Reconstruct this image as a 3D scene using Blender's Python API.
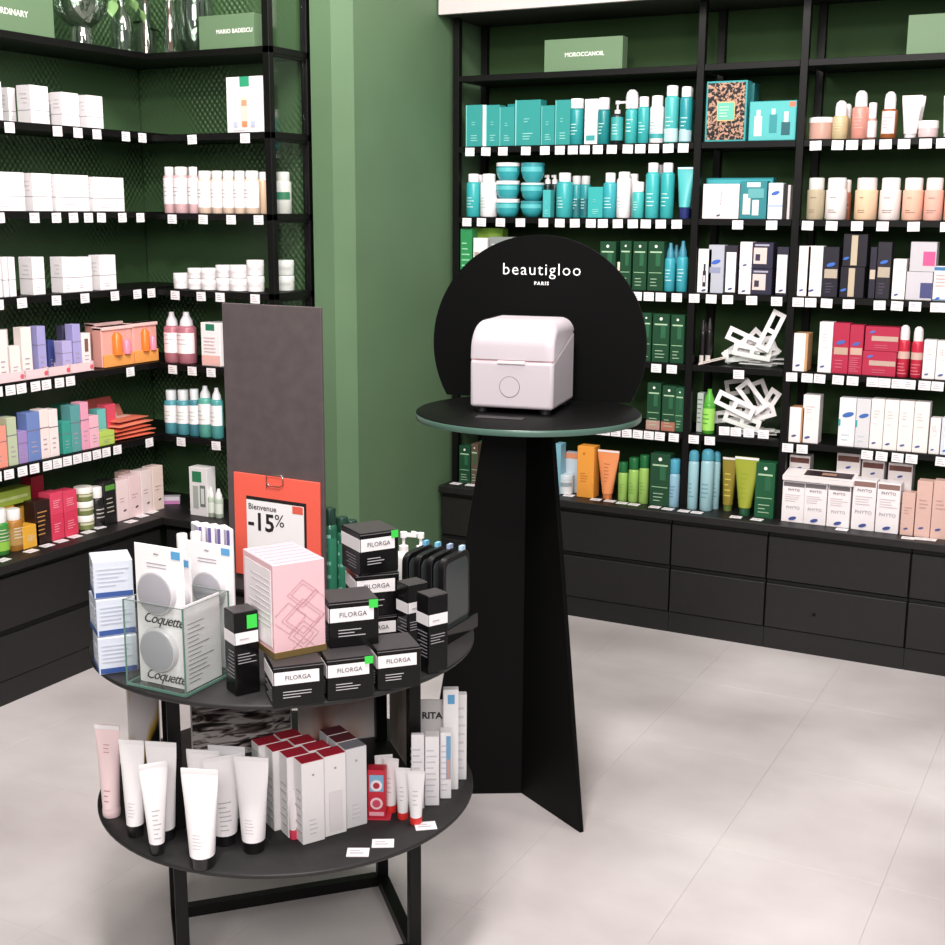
import bpy, bmesh, math, random
from mathutils import Vector, Matrix
random.seed(7)
R = math.radians
for o in list(bpy.data.objects): bpy.data.objects.remove(o)
S = bpy.context.scene
COL = S.collection

# ------------------------------------------------------------------ camera
F, YAW, PIT, ROL, EYE = 1267.0, .4816, .2030, .0060, 1.55
_cy, _sy = math.cos(YAW), math.sin(YAW)
CW = Vector((-_sy*math.cos(PIT), _cy*math.cos(PIT), -math.sin(PIT)))
_r0 = Vector((_cy, _sy, 0)); _u0 = _r0.cross(CW)
CR = _r0*math.cos(ROL) + _u0*math.sin(ROL)
CU = _u0*math.cos(ROL) - _r0*math.sin(ROL)
CP = Vector((0, 0, EYE))
cam = bpy.data.cameras.new('camera'); camo = bpy.data.objects.new('camera', cam); COL.objects.link(camo)
cam.sensor_width = 36; cam.lens = F/945*36; cam.clip_start = .05
m4 = Matrix((CR, CU, -CW)).transposed().to_4x4(); m4.translation = CP
camo.matrix_world = m4
S.camera = camo
S.view_settings.view_transform = 'Standard'; S.view_settings.look = 'None'
S.view_settings.gamma = 1; S.view_settings.use_curve_mapping = False
S.view_settings.exposure = -0.17

def on(ax, v, x, y):
    "world point where the sight line of a pixel meets the plane axis=v"
    d = CR*(x-472.5) + CU*(472.5-y) + CW*F
    return CP + d*((v-CP[ax])/d[ax])
def proj(P):
    q = Vector(P)-CP; k = F/q.dot(CW)
    return 472.5+k*q.dot(CR), 472.5-k*q.dot(CU)

# ------------------------------------------------------------------ light
W = bpy.data.worlds.new('shop_ambience'); S.world = W; W.use_nodes = True
W.node_tree.nodes['Background'].inputs[0].default_value = (1, .97, .96, 1)
W.node_tree.nodes['Background'].inputs[1].default_value = .36
def area(loc, to, sx, sy, power, col=(1, .95, .92), spread=180):
    l = bpy.data.lights.new('ceiling_light', 'AREA'); l.shape = 'RECTANGLE'; l.size = sx; l.size_y = sy
    l.energy = power; l.color = col; l.spread = R(spread)
    o = bpy.data.objects.new('ceiling_light', l); COL.objects.link(o); o.location = loc
    o.rotation_euler = (Vector(to)-Vector(loc)).to_track_quat('-Z', 'Y').to_euler()
    return o
area((-1.5, 2.9, 3.05), (-1.5, 4.4, 1.2), 1.6, .25, 27)
area((-.3, 2.9, 3.05), (-.5, 4.4, 1.2), 1.6, .25, 27)
area((-1.7, 2.2, 3.05), (-3.2, 2.9, 1.2), 1.2, .25, 29)
area((-.9, 1.1, 3.05), (-1.5, 2.3, .6), .4, .3, 68)
area((-2.0, 2.6, 3.05), (-2.8, 3.7, 1.2), .6, .25, 8)
area((.5, -.9, 2.7), (-1.4, 2.1, .5), 2.2, 1.2, 120)

# ------------------------------------------------------------------ materials
_mc = {}
def lin(h):
    h = h.lstrip('#'); c = [int(h[i:i+2], 16)/255 for i in (0, 2, 4)]
    return [x/12.92 if x <= .04045 else ((x+.055)/1.055)**2.4 for x in c] + [1]
def mat(h, rough=.45, metal=0, spec=.5):
    k = (h, rough, metal, spec)
    if k in _mc: return _mc[k]
    m = bpy.data.materials.new('finish_'+h.strip('#')); m.use_nodes = True
    b = m.node_tree.nodes['Principled BSDF']
    b.inputs['Base Color'].default_value = lin(h); b.inputs['Roughness'].default_value = rough
    b.inputs['Metallic'].default_value = metal; b.inputs['Specular IOR Level'].default_value = spec
    _mc[k] = m; return m
def nodes(name):
    m = bpy.data.materials.new(name); m.use_nodes = True
    t = m.node_tree; return m, t, t.nodes['Principled BSDF']
def noise_mat(name, h1, h2, scale, rough=.5, bump=0, detail=4, stretch=(1, 1, 1), lo=.35, hi=.65, spec=.5, world=False):
    m, t, b = nodes(name)
    tc = t.nodes.new('ShaderNodeTexCoord'); mp = t.nodes.new('ShaderNodeMapping'); mp.inputs['Scale'].default_value = stretch
    n = t.nodes.new('ShaderNodeTexNoise'); n.inputs['Scale'].default_value = scale; n.inputs['Detail'].default_value = detail
    r = t.nodes.new('ShaderNodeValToRGB'); r.color_ramp.elements[0].color = lin(h1); r.color_ramp.elements[1].color = lin(h2)
    r.color_ramp.elements[0].position = lo; r.color_ramp.elements[1].position = hi
    L = t.links.new
    geo = t.nodes.new('ShaderNodeNewGeometry')
    L(geo.outputs['Position'] if world else tc.outputs['Object'], mp.inputs[0]); L(mp.outputs[0], n.inputs['Vector']); L(n.outputs['Fac'], r.inputs[0]); L(r.outputs[0], b.inputs['Base Color'])
    b.inputs['Roughness'].default_value = rough; b.inputs['Specular IOR Level'].default_value = spec
    if bump:
        bp = t.nodes.new('ShaderNodeBump'); bp.inputs['Strength'].default_value = bump; bp.inputs['Distance'].default_value = .002
        L(n.outputs['Fac'], bp.inputs['Height']); L(bp.outputs[0], b.inputs['Normal'])
    return m
def glass_mat(name, tint, edge=False, base=.02, k=.25):
    "thin clear acrylic: mostly see-through, brighter reflection at grazing angles"
    m = bpy.data.materials.new(name); m.use_nodes = True; t = m.node_tree; t.nodes.clear()
    o = t.nodes.new('ShaderNodeOutputMaterial'); tr = t.nodes.new('ShaderNodeBsdfTransparent'); gl = t.nodes.new('ShaderNodeBsdfGlossy')
    mx = t.nodes.new('ShaderNodeMixShader'); lw = t.nodes.new('ShaderNodeLayerWeight'); lw.inputs[0].default_value = .25
    mr = t.nodes.new('ShaderNodeMath'); mr.operation = 'MULTIPLY_ADD'; mr.inputs[1].default_value = k; mr.inputs[2].default_value = base
    tr.inputs[0].default_value = lin(tint); gl.inputs['Roughness'].default_value = .04
    L = t.links.new; L(lw.outputs['Facing'], mr.inputs[0]); L(mr.outputs[0], mx.inputs[0]); L(tr.outputs[0], mx.inputs[1]); L(gl.outputs[0], mx.inputs[2]); L(mx.outputs[0], o.inputs[0])
    return m
def light_patch_mat():
    "smooth green panel; patches of diamond bump imitate mesh-like light on it"
    m, t, b = nodes('green_panel_light_patches'); L = t.links.new
    tc = t.nodes.new('ShaderNodeTexCoord'); sp = t.nodes.new('ShaderNodeSeparateXYZ'); L(tc.outputs['Object'], sp.inputs[0])
    def math_(op, a, bb):
        n = t.nodes.new('ShaderNodeMath'); n.operation = op
        for i, q in enumerate((a, bb)):
            if q is None: continue
            if isinstance(q, (int, float)): n.inputs[i].default_value = q
            else: L(q, n.inputs[i])
        return n.outputs[0]
    u = math_('ADD', sp.outputs[0], sp.outputs[1]); z = math_('MULTIPLY', sp.outputs[2], .8)
    p = math_('SINE', math_('MULTIPLY', u, 275.0), None)
    q = math_('SINE', math_('MULTIPLY', z, 275.0), None)
    nz = t.nodes.new('ShaderNodeTexNoise'); nz.inputs['Scale'].default_value = 3.2; nz.inputs['Detail'].default_value = 1; L(tc.outputs['Object'], nz.inputs['Vector'])
    mr = t.nodes.new('ShaderNodeMapRange'); mr.inputs[1].default_value = .44; mr.inputs[2].default_value = .58; mr.inputs[3].default_value = .06; L(nz.outputs['Fac'], mr.inputs[0])
    h = math_('MULTIPLY', math_('MULTIPLY', p, q), mr.outputs[0])  # bump kept to noise patches, shaping the mesh-like lit spots into the panel
    bp = t.nodes.new('ShaderNodeBump'); bp.inputs['Strength'].default_value = .7; bp.inputs['Distance'].default_value = .004
    L(h, bp.inputs['Height']); L(bp.outputs[0], b.inputs['Normal'])
    b.inputs['Base Color'].default_value = lin('45623f'); b.inputs['Roughness'].default_value = .38
    return m
M_LPATCH = light_patch_mat()
M_BACK = noise_mat('green_back_panel', '2f4528', '364d2d', 1.3, .7, spec=.15)
M_WALL = noise_mat('green_wall_paint', '546f50', '5a7656', 2.2, .62, .05)
M_FLOOR = noise_mat('pale_stone_tile', 'b4acac', 'dcd6d6', 1.5, .34, .05, 10, (1, 1.3, 1), .3, .7, world=True)  # stone mottling, with soft shadow reflections painted into its contrast
M_GROUT = mat('bab2b2', .8)
M_BLACK = noise_mat('black_laminate', '100e0e', '151313', 40, .5, .04)
M_METAL = mat('080707', .45, 0, .25)
M_DISC = noise_mat('black_table_disc', '191718', '201e1f', 60, .5, .05)
M_BOARD = noise_mat('dark_taupe_board', '4c4344', '534a4b', 30, .7, .08)
M_POD = mat('050505', .5, 0, .12)
M_WHITE = mat('f2eeef', .4)
M_PRINT = mat('55525a', .6)
M_TAGP = mat('b0aab2', .6)
M_CLEAR = glass_mat('clear_acrylic', 'fbfdfc', base=.015, k=.22)
M_GREENEDGE = mat('5d8074', .2)
M_GLASS = glass_mat('clear_glass', 'e6eee8', base=.17, k=.6)

# ------------------------------------------------------------------ mesh helpers
def link(name, me, mats, parent=None):
    for m in (mats if isinstance(mats, (list, tuple)) else [mats]): me.materials.append(m)
    o = bpy.data.objects.new(name, me); COL.objects.link(o)
    if parent: o.parent = parent
    return o
class G:
    def __init__(s): s.v = []; s.f = []; s.m = []
    def add(s, vs, fs, m=0, T=None):
        n = len(s.v)
        s.v += [tuple(T @ Vector(p)) if T else tuple(p) for p in vs]
        for f in fs: s.f.append([i+n for i in f]); s.m.append(m)
        return s
    def box(s, x0, x1, y0, y1, z0, z1, m=0, T=None):
        return s.add([(x0,y0,z0),(x1,y0,z0),(x1,y1,z0),(x0,y1,z0),(x0,y0,z1),(x1,y0,z1),(x1,y1,z1),(x0,y1,z1)],
              [(3,2,1,0),(4,5,6,7),(0,1,5,4),(1,2,6,5),(2,3,7,6),(3,0,4,7)], m, T)
    def rings(s, rings, m=0, capb=True, capt=True, T=None):
        k = len(rings[0]); vs = [p for r in rings for p in r]; fs = []
        for a in range(len(rings)-1):
            for i in range(k):
                j = (i+1) % k; fs.append((a*k+i, a*k+j, (a+1)*k+j, (a+1)*k+i))
        if capb: fs.append(tuple(range(k-1, -1, -1)))
        if capt: fs.append(tuple((len(rings)-1)*k+i for i in range(k)))
        return s.add(vs, fs, m, T)
    def lathe(s, prof, seg=18, m=0, sy=1, cx=0, cy=0, T=None, capb=True, capt=True):
        return s.rings([[(cx+r*math.cos(2*math.pi*i/seg), cy+sy*r*math.sin(2*math.pi*i/seg), z) for i in range(seg)] for r, z in prof], m, capb, capt, T)
    def tube(s, pts, r, seg=8, m=0):
        pts = [Vector(p) for p in pts]; rg = []
        for i, p in enumerate(pts):
            d = (pts[min(i+1, len(pts)-1)]-pts[max(i-1, 0)]).normalized()
            a = d.orthogonal().normalized() if i == 0 else (pa - d*pa.dot(d)).normalized()
            pa = a; b = d.cross(a); rr = r[i] if isinstance(r, (list, tuple)) else r
            rg.append([p+a*rr*math.cos(2*math.pi*k/seg)+b*rr*math.sin(2*math.pi*k/seg) for k in range(seg)])
        return s.rings(rg, m)
    def prism(s, poly, y0, y1, m=0, T=None):
        n = len(poly)
        return s.add([(x, y0, z) for x, z in poly]+[(x, y1, z) for x, z in poly],
            [tuple(range(n)), tuple(range(2*n-1, n-1, -1))]+[((i+1) % n, i, i+n, (i+1) % n+n) for i in range(n)], m, T)
    def mesh(s, name, smooth=0, bev=0, seg=1):
        me = bpy.data.meshes.new(name); me.from_pydata(s.v, [], s.f); me.update()
        me.polygons.foreach_set('material_index', s.m)
        bm = bmesh.new(); bm.from_mesh(me)
        bmesh.ops.recalc_face_normals(bm, faces=bm.faces)
        if bev: bmesh.ops.bevel(bm, geom=bm.edges[:], offset=bev, segments=seg, profile=.5, affect='EDGES')
        bm.to_mesh(me); bm.free()
        if smooth: me.shade_smooth(); me.set_sharp_from_angle(angle=R(smooth))
        return me
    def build(s, name, mats, parent=None, smooth=0, bev=0, seg=1):
        return link(name, s.mesh(name, smooth, bev, seg), mats, parent)
def empty(name, loc=(0, 0, 0), rz=0, parent=None):
    o = bpy.data.objects.new(name, None); COL.objects.link(o); o.location = loc; o.rotation_euler = (0, 0, rz)
    o.empty_display_size = .05
    if parent: o.parent = parent
    return o
def tag(o, label=None, cat=None, group=None, kind=None):
    if label: o['label'] = label
    if cat: o['category'] = cat
    if group: o['group'] = group
    if kind: o['kind'] = kind
    return o
def text(s, size, m, parent, loc, rot=(math.pi/2, 0, 0), align='CENTER', shear=0, space=1, name='lettering', ext=.0002, bold=0):
    c = bpy.data.curves.new('t', 'FONT'); c.body = s; c.size = size; c.align_x = align; c.align_y = 'CENTER'
    c.shear = shear; c.space_character = space; c.extrude = ext; c.resolution_u = 2; c.offset = bold
    o = bpy.data.objects.new('t', c); COL.objects.link(o)
    me = bpy.data.meshes.new_from_object(o); bpy.data.objects.remove(o); bpy.data.curves.remove(c)
    me.materials.clear()
    t = link(name, me, m, parent); t.location = loc; t.rotation_euler = rot
    return t

# ------------------------------------------------------------------ product builders
# local frame: x to the right seen from the front, y to the back, z up, origin at the base centre
LOGO = [(math.cos(a)*.5+.28*math.sin(a), math.sin(a)*.5) for a in [2*math.pi*i/12 for i in range(12)]]
def deco(root, w, h, d, items, yf=None):
    "flat print on the front face of a box, as raised paper-thin pieces"
    y = -d/2 if yf is None else yf
    pr = None
    y0_ = y
    for n_i, it in enumerate(items or ()):
        k = it[0]; y = y0_-.00035*n_i
        if k == 'r':
            _, u0, u1, v0, v1, c = it
            g = G().box(-w/2+u0*w, -w/2+u1*w, y-.0006, y+.0002, v0*h, v1*h); g.build('label', mat(c), root)
        elif k == 'band':
            _, v0, v1, c = it
            e = .0005; G().box(-w/2-e, w/2+e, -d/2-e, d/2+e, v0*h, v1*h).build('band', mat(c), root)
        elif k == 'top':
            G().box(-w/2+.001, w/2-.001, -d/2+.001, d/2-.001, h-.001, h+.0006).build('top_panel', mat(it[1]), root)
        elif k == 'side':   # a label on the face at the left, facing -x
            _, u0, u1, v0, v1, c = it
            G().box(-w/2-.0006, -w/2+.0002, -d/2+u0*d, -d/2+u1*d, v0*h, v1*h).build('label', mat(c), root)
        elif k == 'lines':
            _, u0, u1, v0, v1, n, c = it
            g = G(); th = (v1-v0)*h/n
            for i in range(n):
                L = (u1-u0)*(.55+.45*random.random()); z = v0*h+th*(i+.3)
                g.box(-w/2+u0*w, -w/2+(u0+L)*w, y-.0011, y-.0002, z, z+th*.24)
            g.build('print', mat(c, .6), root)
        elif k == 'slines':
            _, u0, u1, v0, v1, n, c = it
            g = G(); th = (v1-v0)*h/n
            for i in range(n):
                L = (u1-u0)*(.55+.45*random.random()); z = v0*h+th*(i+.3)
                g.box(-w/2-.0011, -w/2-.0002, -d/2+u0*d, -d/2+(u0+L)*d, z, z+th*.24)
            g.build('print', mat(c, .6), root)
        elif k == 'text':
            _, s, u, v, sz, c = it
            text(s, sz*h, mat(c, .6), root, (-w/2+u*w, y-.0009, v*h))
        elif k == 'logo':
            _, u, v, sz, c = it
            G().prism([(-w/2+u*w+p*sz*w, v*h+q*sz*w*.6) for p, q in LOGO], y-.0012, y-.0003).build('emblem', mat(c), root)
        elif k == 'disc':
            _, u, v, rr, c = it
            G().prism([(-w/2+u*w+rr*w*math.cos(a), v*h+rr*w*math.sin(a)) for a in [2*math.pi*i/20 for i in range(20)]], y-.0012, y-.0003).build('emblem', mat(c), root)
def carton(w, h, d, col, dec=None, name='carton', rough=.4, bev=.0012):
    root = empty(name)
    if isinstance(col, bpy.types.Material): m = col
    else: m = mat(col, rough)
    G().box(-w/2, w/2, -d/2, d/2, 0, h).build('body', m, root, 0, min(bev, w*.1))
    deco(root, w, h, d, dec)
    return root
def bottle(w, h, d, body, cap='f2eeef', cf=.2, ct='flip', lab=None, dec=None, name='bottle', rough=.3, shd=.06, capr=.8, sq=0, base=None, mb=None):
    root = empty(name); r = w/2; hb = h*(1-cf); s_ = min(shd*h, r*.9); seg = 18
    sy = 1
    prof = [(r*.9, 0), (r, r*.12), (r, hb-s_), (r*.93, hb-s_*.55), (r*.75, hb-s_*.15), (r*.55, hb)]
    G().lathe(prof, seg).build('body', mb or mat(body, rough), root, 40)
    m = mat(cap, .35); g = G(); c = capr*r
    if ct == 'flip': g.lathe([(c*.97, hb-.002), (c, hb+.002), (c, h-.003), (c*.92, h)], seg)
    elif ct == 'dome': g.lathe([(c, hb-.002), (c, hb+(h-hb)*.55), (c*.85, hb+(h-hb)*.85), (c*.4, h)], seg)
    elif ct == 'cone': g.lathe([(c, hb-.002), (c*.92, hb+(h-hb)*.35), (c*.5, hb+(h-hb)*.72), (c*.42, h)], seg)
    elif ct == 'pump':
        k = h-hb
        g.lathe([(c, hb-.002), (c, hb+k*.3), (c*.35, hb+k*.34), (c*.35, hb+k*.7), (c*.75, hb+k*.72), (c*.75, h)], 14)
        g.box(0, r*1.5, -c*.3, c*.3, h-k*.22, h-k*.04)
    elif ct == 'spray':
        k = h-hb
        g.lathe([(c, hb-.002), (c, hb+k*.45), (c*.55, hb+k*.5), (c*.55, h)], 14)
        g.box(-r*.95, 0, -c*.28, c*.28, h-k*.3, h-k*.02)
    g.build('cap', m, root, 40)
    if ct == 'clear':
        pass
    if lab:
        v0, v1, c_ = lab[:3]; a = lab[3] if len(lab) > 3 else 1
        rr = r+.0006; n = 12; g = G()
        ang = [math.pi*1.5+(i/n-.5)*math.pi*2*.48*a for i in range(n+1)]
        for lo in (0,):
            vs = [(rr*math.cos(t), rr*math.sin(t), z) for z in (v0*h, v1*h) for t in ang]
            g.add(vs, [(i, i+1, n+2+i, n+1+i) for i in range(n)])
        g.build('label', mat(c_), root, 60)
    for it in dec or ():
        if it[0] == 'lines':
            _, u0, u1, v0, v1, n_, c_ = it; g = G(); th = (v1-v0)*h/n_; rr = r+.0011
            for i in range(n_):
                L = (u1-u0)*(.5+.5*random.random()); z = v0*h+th*(i+.3)
                ang = [math.pi*1.5+(u0-.5+L*j/4)*math.pi*.9 for j in range(5)]
                g.add([(rr*math.cos(t), rr*math.sin(t), zz) for zz in (z, z+th*.26) for t in ang], [(j, j+1, 6+j, 5+j) for j in range(4)])
            g.build('print', mat(c_, .6), root)
    return root
def jar(w, h, d, body, lid='f2eeef', lf=.25, bowl=.8, name='jar', rough=.25, lab=None, mb=None):
    root = empty(name); r = w/2; hb = h*(1-lf)
    G().lathe([(r*bowl*.8, 0), (r*bowl, h*.04), (r*(bowl*.4+.6), h*.25), (r*.98, hb*.6), (r*.98, hb)], 22).build('body', mb or mat(body, rough), root, 50)
    G().lathe([(r, hb), (r, h-.002), (r*.95, h)], 22).build('lid', mat(lid, .35), root, 40)
    if lab:
        rr = r*.985+.0008; g = G(); ang = [math.pi*1.5+(i/10-.5)*math.pi*.8 for i in range(11)]
        g.add([(rr*math.cos(t), rr*math.sin(t), z) for z in (hb*.62, hb*.9) for t in ang], [(i, i+1, 12+i, 11+i) for i in range(10)])
        g.build('label', mat(lab), root, 60)
    return root
def tube(w, h, d, body, cap='181616', cf=.13, name='squeeze_tube', lines=None, rough=.35, capr=.8, mb=None, seal=True):
    "stands on its cap; round above the cap, pinched flat at the top"
    root = empty(name); rb = d/2; hc = h*cf; seg = 20; n = 9
    def ring(v):
        a = rb*.92+(w/2-rb*.92)*min(1, v*1.05); b = rb*.92*(1-v)**.85+.0012
        return a, b
    rg = []
    for i in range(n+1):
        v = i/n; a, b = ring(v)
        rg.append([(a*math.cos(2*math.pi*k/seg), b*math.sin(2*math.pi*k/seg), hc+(h-hc)*v*.94) for k in range(seg)])
    rg.append([(w/2*math.cos(2*math.pi*k/seg), .0012*math.sin(2*math.pi*k/seg), h) for k in range(seg)])
    G().rings(rg).build('body', mb or mat(body, rough), root, 50)
    G().lathe([(rb*capr*.94, 0), (rb*capr, .003), (rb*capr*1.02, hc*.8), (rb*.9, hc+.001)], seg).build('cap', mat(cap, .3), root, 40)
    if seal:
        G().box(-w/2*.98, w/2*.98, -.0018, .0018, h-(h-hc)*.05, h-.001).build('crimp', mat('e9e6e8', .5) if not mb else mb, root)
    g = G()
    for (u0, u1, v0, v1, n_, c_) in lines or ():
        for i in range(n_):
            v = v0+(v1-v0)*i/max(1, n_); a, b = ring(v); a2, b2 = ring(v+(v1-v0)/n_*.22); L = (u1-u0)*(.55+.45*random.random())
            z = hc+(h-hc)*v*.94; z2 = hc+(h-hc)*(v+(v1-v0)/n_*.22)*.94; pts = []
            for (aa, bb, zz) in ((a, b, z), (a2, b2, z2)):
                for j in range(5):
                    u = (u0+L*j/4)*2-1
                    pts.append((aa*u, -bb*math.sqrt(max(0, 1-u*u))-.0007, zz))
            g.add(pts, [(j, j+1, 6+j, 5+j) for j in range(4)])
    if g.v: g.build('print', mat(lines[0][5], .6), root)
    return root

# ------------------------------------------------------------------ setting
YR, XL, YB = 4.48, -3.123, 3.52            # shelf fronts: back wall, left wall, corner bay
DEP = .26
DECKZ = .465
def struct(o): return tag(o, kind='structure')
fl = struct(G().box(-4.2, 1.2, -.6, 5.2, -.08, -.0015).build('floor', M_GROUT))
tl = {}
for i in range(14):
    for j in range(11):
        x0 = -4.2+.403*i-.0; x0 = -1.21-.403*7+.403*i; y0 = 3.95-.54*8+.54*j
        if x0 < -3.9 or y0 > 4.6 or y0 < -.5 or x0 > .9: continue
        if 't' not in tl: tl['t'] = G().box(.0002, .4028, .0002, .5398, -.01, 0).mesh('tile', 0, .0003); tl['t'].materials.append(M_FLOOR)
        o = bpy.data.objects.new('tile', tl['t']); COL.objects.link(o); o.parent = fl; o.location = (x0, y0, 0)
struct(G().box(-4.2, 1.2, .2, 5.2, 3.2, 3.3).build('ceiling', mat('d8d4d2', .8)))
struct(G().box(-3.52, -3.40, -.6, 5.2, -.05, 3.2).build('wall_left', M_WALL))
struct(G().box(-3.52, 1.2, 4.80, 4.92, -.05, 3.2).build('wall_back', M_WALL))
# pillar between the corner bay and the back wall, chamfered corner
g = G(); P = [(-3.40, 3.80), (-2.585, 3.80), (-2.585, 3.735), (-2.50, 3.735), (-2.452, 3.80), (-2.452, 4.80), (-3.40, 4.80)]
n = len(P); g.add([(x, y, -.05) for x, y in P]+[(x, y, 3.2) for x, y in P],
      [tuple(range(n-1, -1, -1)), tuple(range(n, 2*n))]+[(i, (i+1) % n, (i+1) % n+n, i+n) for i in range(n)])
struct(g.build('wall_pillar', M_WALL))
# white fascia over the back wall shelving
fa = empty('trim_1'); tag(fa, kind='structure')
G().box(-2.445, .9, 4.38, 4.40, 2.275, 3.2).build('front_board', mat('c4bcba', .5), fa)
G().box(-2.445, .9, 4.40, 4.79, 2.275, 2.31).build('soffit', mat('23261f', .7), fa)

# ---- price tag mesh shared by all the tags
def tagmesh():
    g = G().box(-.0195, .0195, -.0012, 0, -.0155, .0155)
    for i, (a, b) in enumerate(((.8, .22), (.55, .2), (.3, .3))):
        L = .014*(1-.2*i); g.box(-.014, -.014+L*1.7, -.0016, -.0010, -.009+.0075*i, -.009+.0075*i+.0022, 1)
    return g.mesh('price_tag')
TAG = tagmesh(); TAG.materials.append(M_WHITE); TAG.materials.append(M_TAGP)

class Shelf:
    def __init__(s, kind, z, phrase, front):
        s.kind, s.z, s.phrase, s.front = kind, z, phrase, front; s.obj = None; s.lim = None
    def col(s, x, setb):
        "coordinate along the shelf of pixel column x, on the vertical plane set back by setb"
        ax = 0 if s.kind == 'L' else 1; v = s.front-setb if s.kind == 'L' else s.front+setb; y = 300
        for _ in range(6):
            P = on(ax, v, x, y); P.z = s.z; y = proj(P)[1]
        return P[1-ax], y
    def top(s, x, yt, setb):
        ax = 0 if s.kind == 'L' else 1; v = s.front-setb if s.kind == 'L' else s.front+setb
        return on(ax, v, x, yt).z
    def place(s, root, u, setb, dz=0):
        if s.kind == 'L': root.location = (s.front-setb, u, s.z+dz); root.rotation_euler = (0, 0, math.pi/2)
        else: root.location = (u, s.front+setb, s.z+dz); root.rotation_euler = (0, 0, 0)
    def tags(s, xs, setb=-.004, drop=.016):
        for x in xs:
            u, _ = s.col(x, setb)
            o = bpy.data.objects.new('price_tag', TAG); COL.objects.link(o)
            Z = s.z-drop-.004
            if s.kind == 'L': o.location = (s.front-setb, u, Z); o.rotation_euler = (0, R(random.uniform(-2, 2)), math.pi/2)
            else: o.location = (u, s.front+setb, Z); o.rotation_euler = (0, R(random.uniform(-2, 2)), 0)
            o.parent = s.obj
ORD = ['first', 'second', 'third', 'fourth', 'fifth', 'sixth', 'seventh', 'eighth', 'ninth', 'tenth', 'eleventh', 'twelfth', 'thirteenth', 'fourteenth', 'fifteenth', 'sixteenth', 'seventeenth', 'eighteenth', 'nineteenth', 'twentieth']
REG = []
def reg(root, desc, cat, phrase, pos, group=None): REG.append((root, desc, cat, phrase, pos, group))
def put(sh, fn, x0, x1, yt, desc, cat, *a, set=.012, d=None, dz=0, lean=0, yaw=0, **k):
    "a product whose front spans pixel columns x0..x1 on its shelf and whose top is at pixel row yt"
    rnd = fn in (bottle, jar)
    s0 = set
    for _ in range(2):
        u0, _y = sh.col(x0, s0); u1, _y = sh.col(x1, s0); w = abs(u1-u0); u = (u0+u1)/2
        if sh.lim:
            if u-w/2 < sh.lim[0]: u = sh.lim[0]+w/2
            if u+w/2 > sh.lim[1]: u = sh.lim[1]-w/2
        if rnd: s0 = set+w/2
    zt = sh.top((x0+x1)/2, yt, s0)
    h = zt-sh.z-dz
    dd = w if rnd else (d if d else min(.09, max(.03, w*.8)))
    root = fn(w, h, dd, *a, **k)
    sh.place(root, u, set+dd/2, dz+.0003)
    if lean: root.rotation_euler[0] = R(lean)
    if yaw: root.rotation_euler[2] += R(yaw)
    reg(root, desc, cat, sh.phrase, (x0, dz))
    return root, h

# ------------------------------------------------------------------ shelving units
ZR = [2.061, 1.797, 1.530, 1.267, 1.004, .749]
ZL = [2.080, 1.814, 1.543, 1.280, 1.012, .747]
SN = ['sign shelf', 'top product shelf', 'second product shelf', 'third product shelf', 'fourth product shelf', 'fifth product shelf']
PW = .026
def shelf_mesh(o, x0, x1, y0, y1, z):
    g = G().box(x0, x1, y0, y1, z-.022, z); return g.build('shelf', M_METAL, o, 0, .001)
def back_pan(o, *b): return G().box(*b).build('back_panel', o[1], o[0])
# back wall unit, three bays
RU = empty('shelving_unit', (0, 0, 0)); tag(RU, 'tall black metal shelving with three bays along the back wall', 'shelving')
PX = [-2.424, -1.448, -1.086, -.11]
for x in PX:
    for y in (YR+PW/2, YR+DEP-PW/2): G().box(x-PW/2, x+PW/2, y-PW/2, y+PW/2, DECKZ, 2.273).build('post', M_METAL, RU, 0, .001)
G().box(PX[0]-PW/2, PX[3]+PW/2, YR+DEP+.002, YR+DEP+.02, DECKZ, 2.273).build('back_panel', M_BACK, RU)
RS = {}
for b, (nm, ph) in enumerate((('A', 'left back bay'), ('B', 'middle back bay'), ('C', 'right back bay'))):
    for i, z in enumerate(ZR):
        s = Shelf('R', z, ph+', '+SN[i], YR); RS[nm, i] = s
        s.lim = (PX[b]+PW/2+.003, PX[b+1]-PW/2-.003)
        s.obj = shelf_mesh(RU, PX[b]+PW/2+.001, PX[b+1]-PW/2-.001, YR, YR+DEP, z)
    RS[nm, 'd'] = Shelf('R', DECKZ, ph+', counter', YR-.035); RS[nm, 'd'].lim = (PX[b]+PW/2+.003, PX[b+1]-PW/2-.003)
# left wall unit
LU = empty('shelving_unit', (0, 0, 0)); tag(LU, 'black metal shelving with green back along the left wall', 'shelving')
LS = {}
for y in (1.5, 2.35):
    for x in (XL-DEP+PW/2, ): G().box(x-PW/2, x+PW/2, y-PW/2, y+PW/2, .461, 2.6).build('post', M_METAL, LU, 0, .001)
G().box(XL-DEP-.014, XL-DEP-.001, 1.2, YB+.25, .461, 2.6).build('back_panel', M_LPATCH, LU)
for i, z in enumerate(ZL):
    s = Shelf('L', z, 'left wall, '+SN[i], XL); LS[i] = s
    s.obj = G().box(XL-DEP, XL, 1.2, YB+.25, z-.022, z).build('shelf', M_METAL, LU, 0, .001)
LS['d'] = Shelf('L', .460, 'left wall counter', XL-.012)
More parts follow.
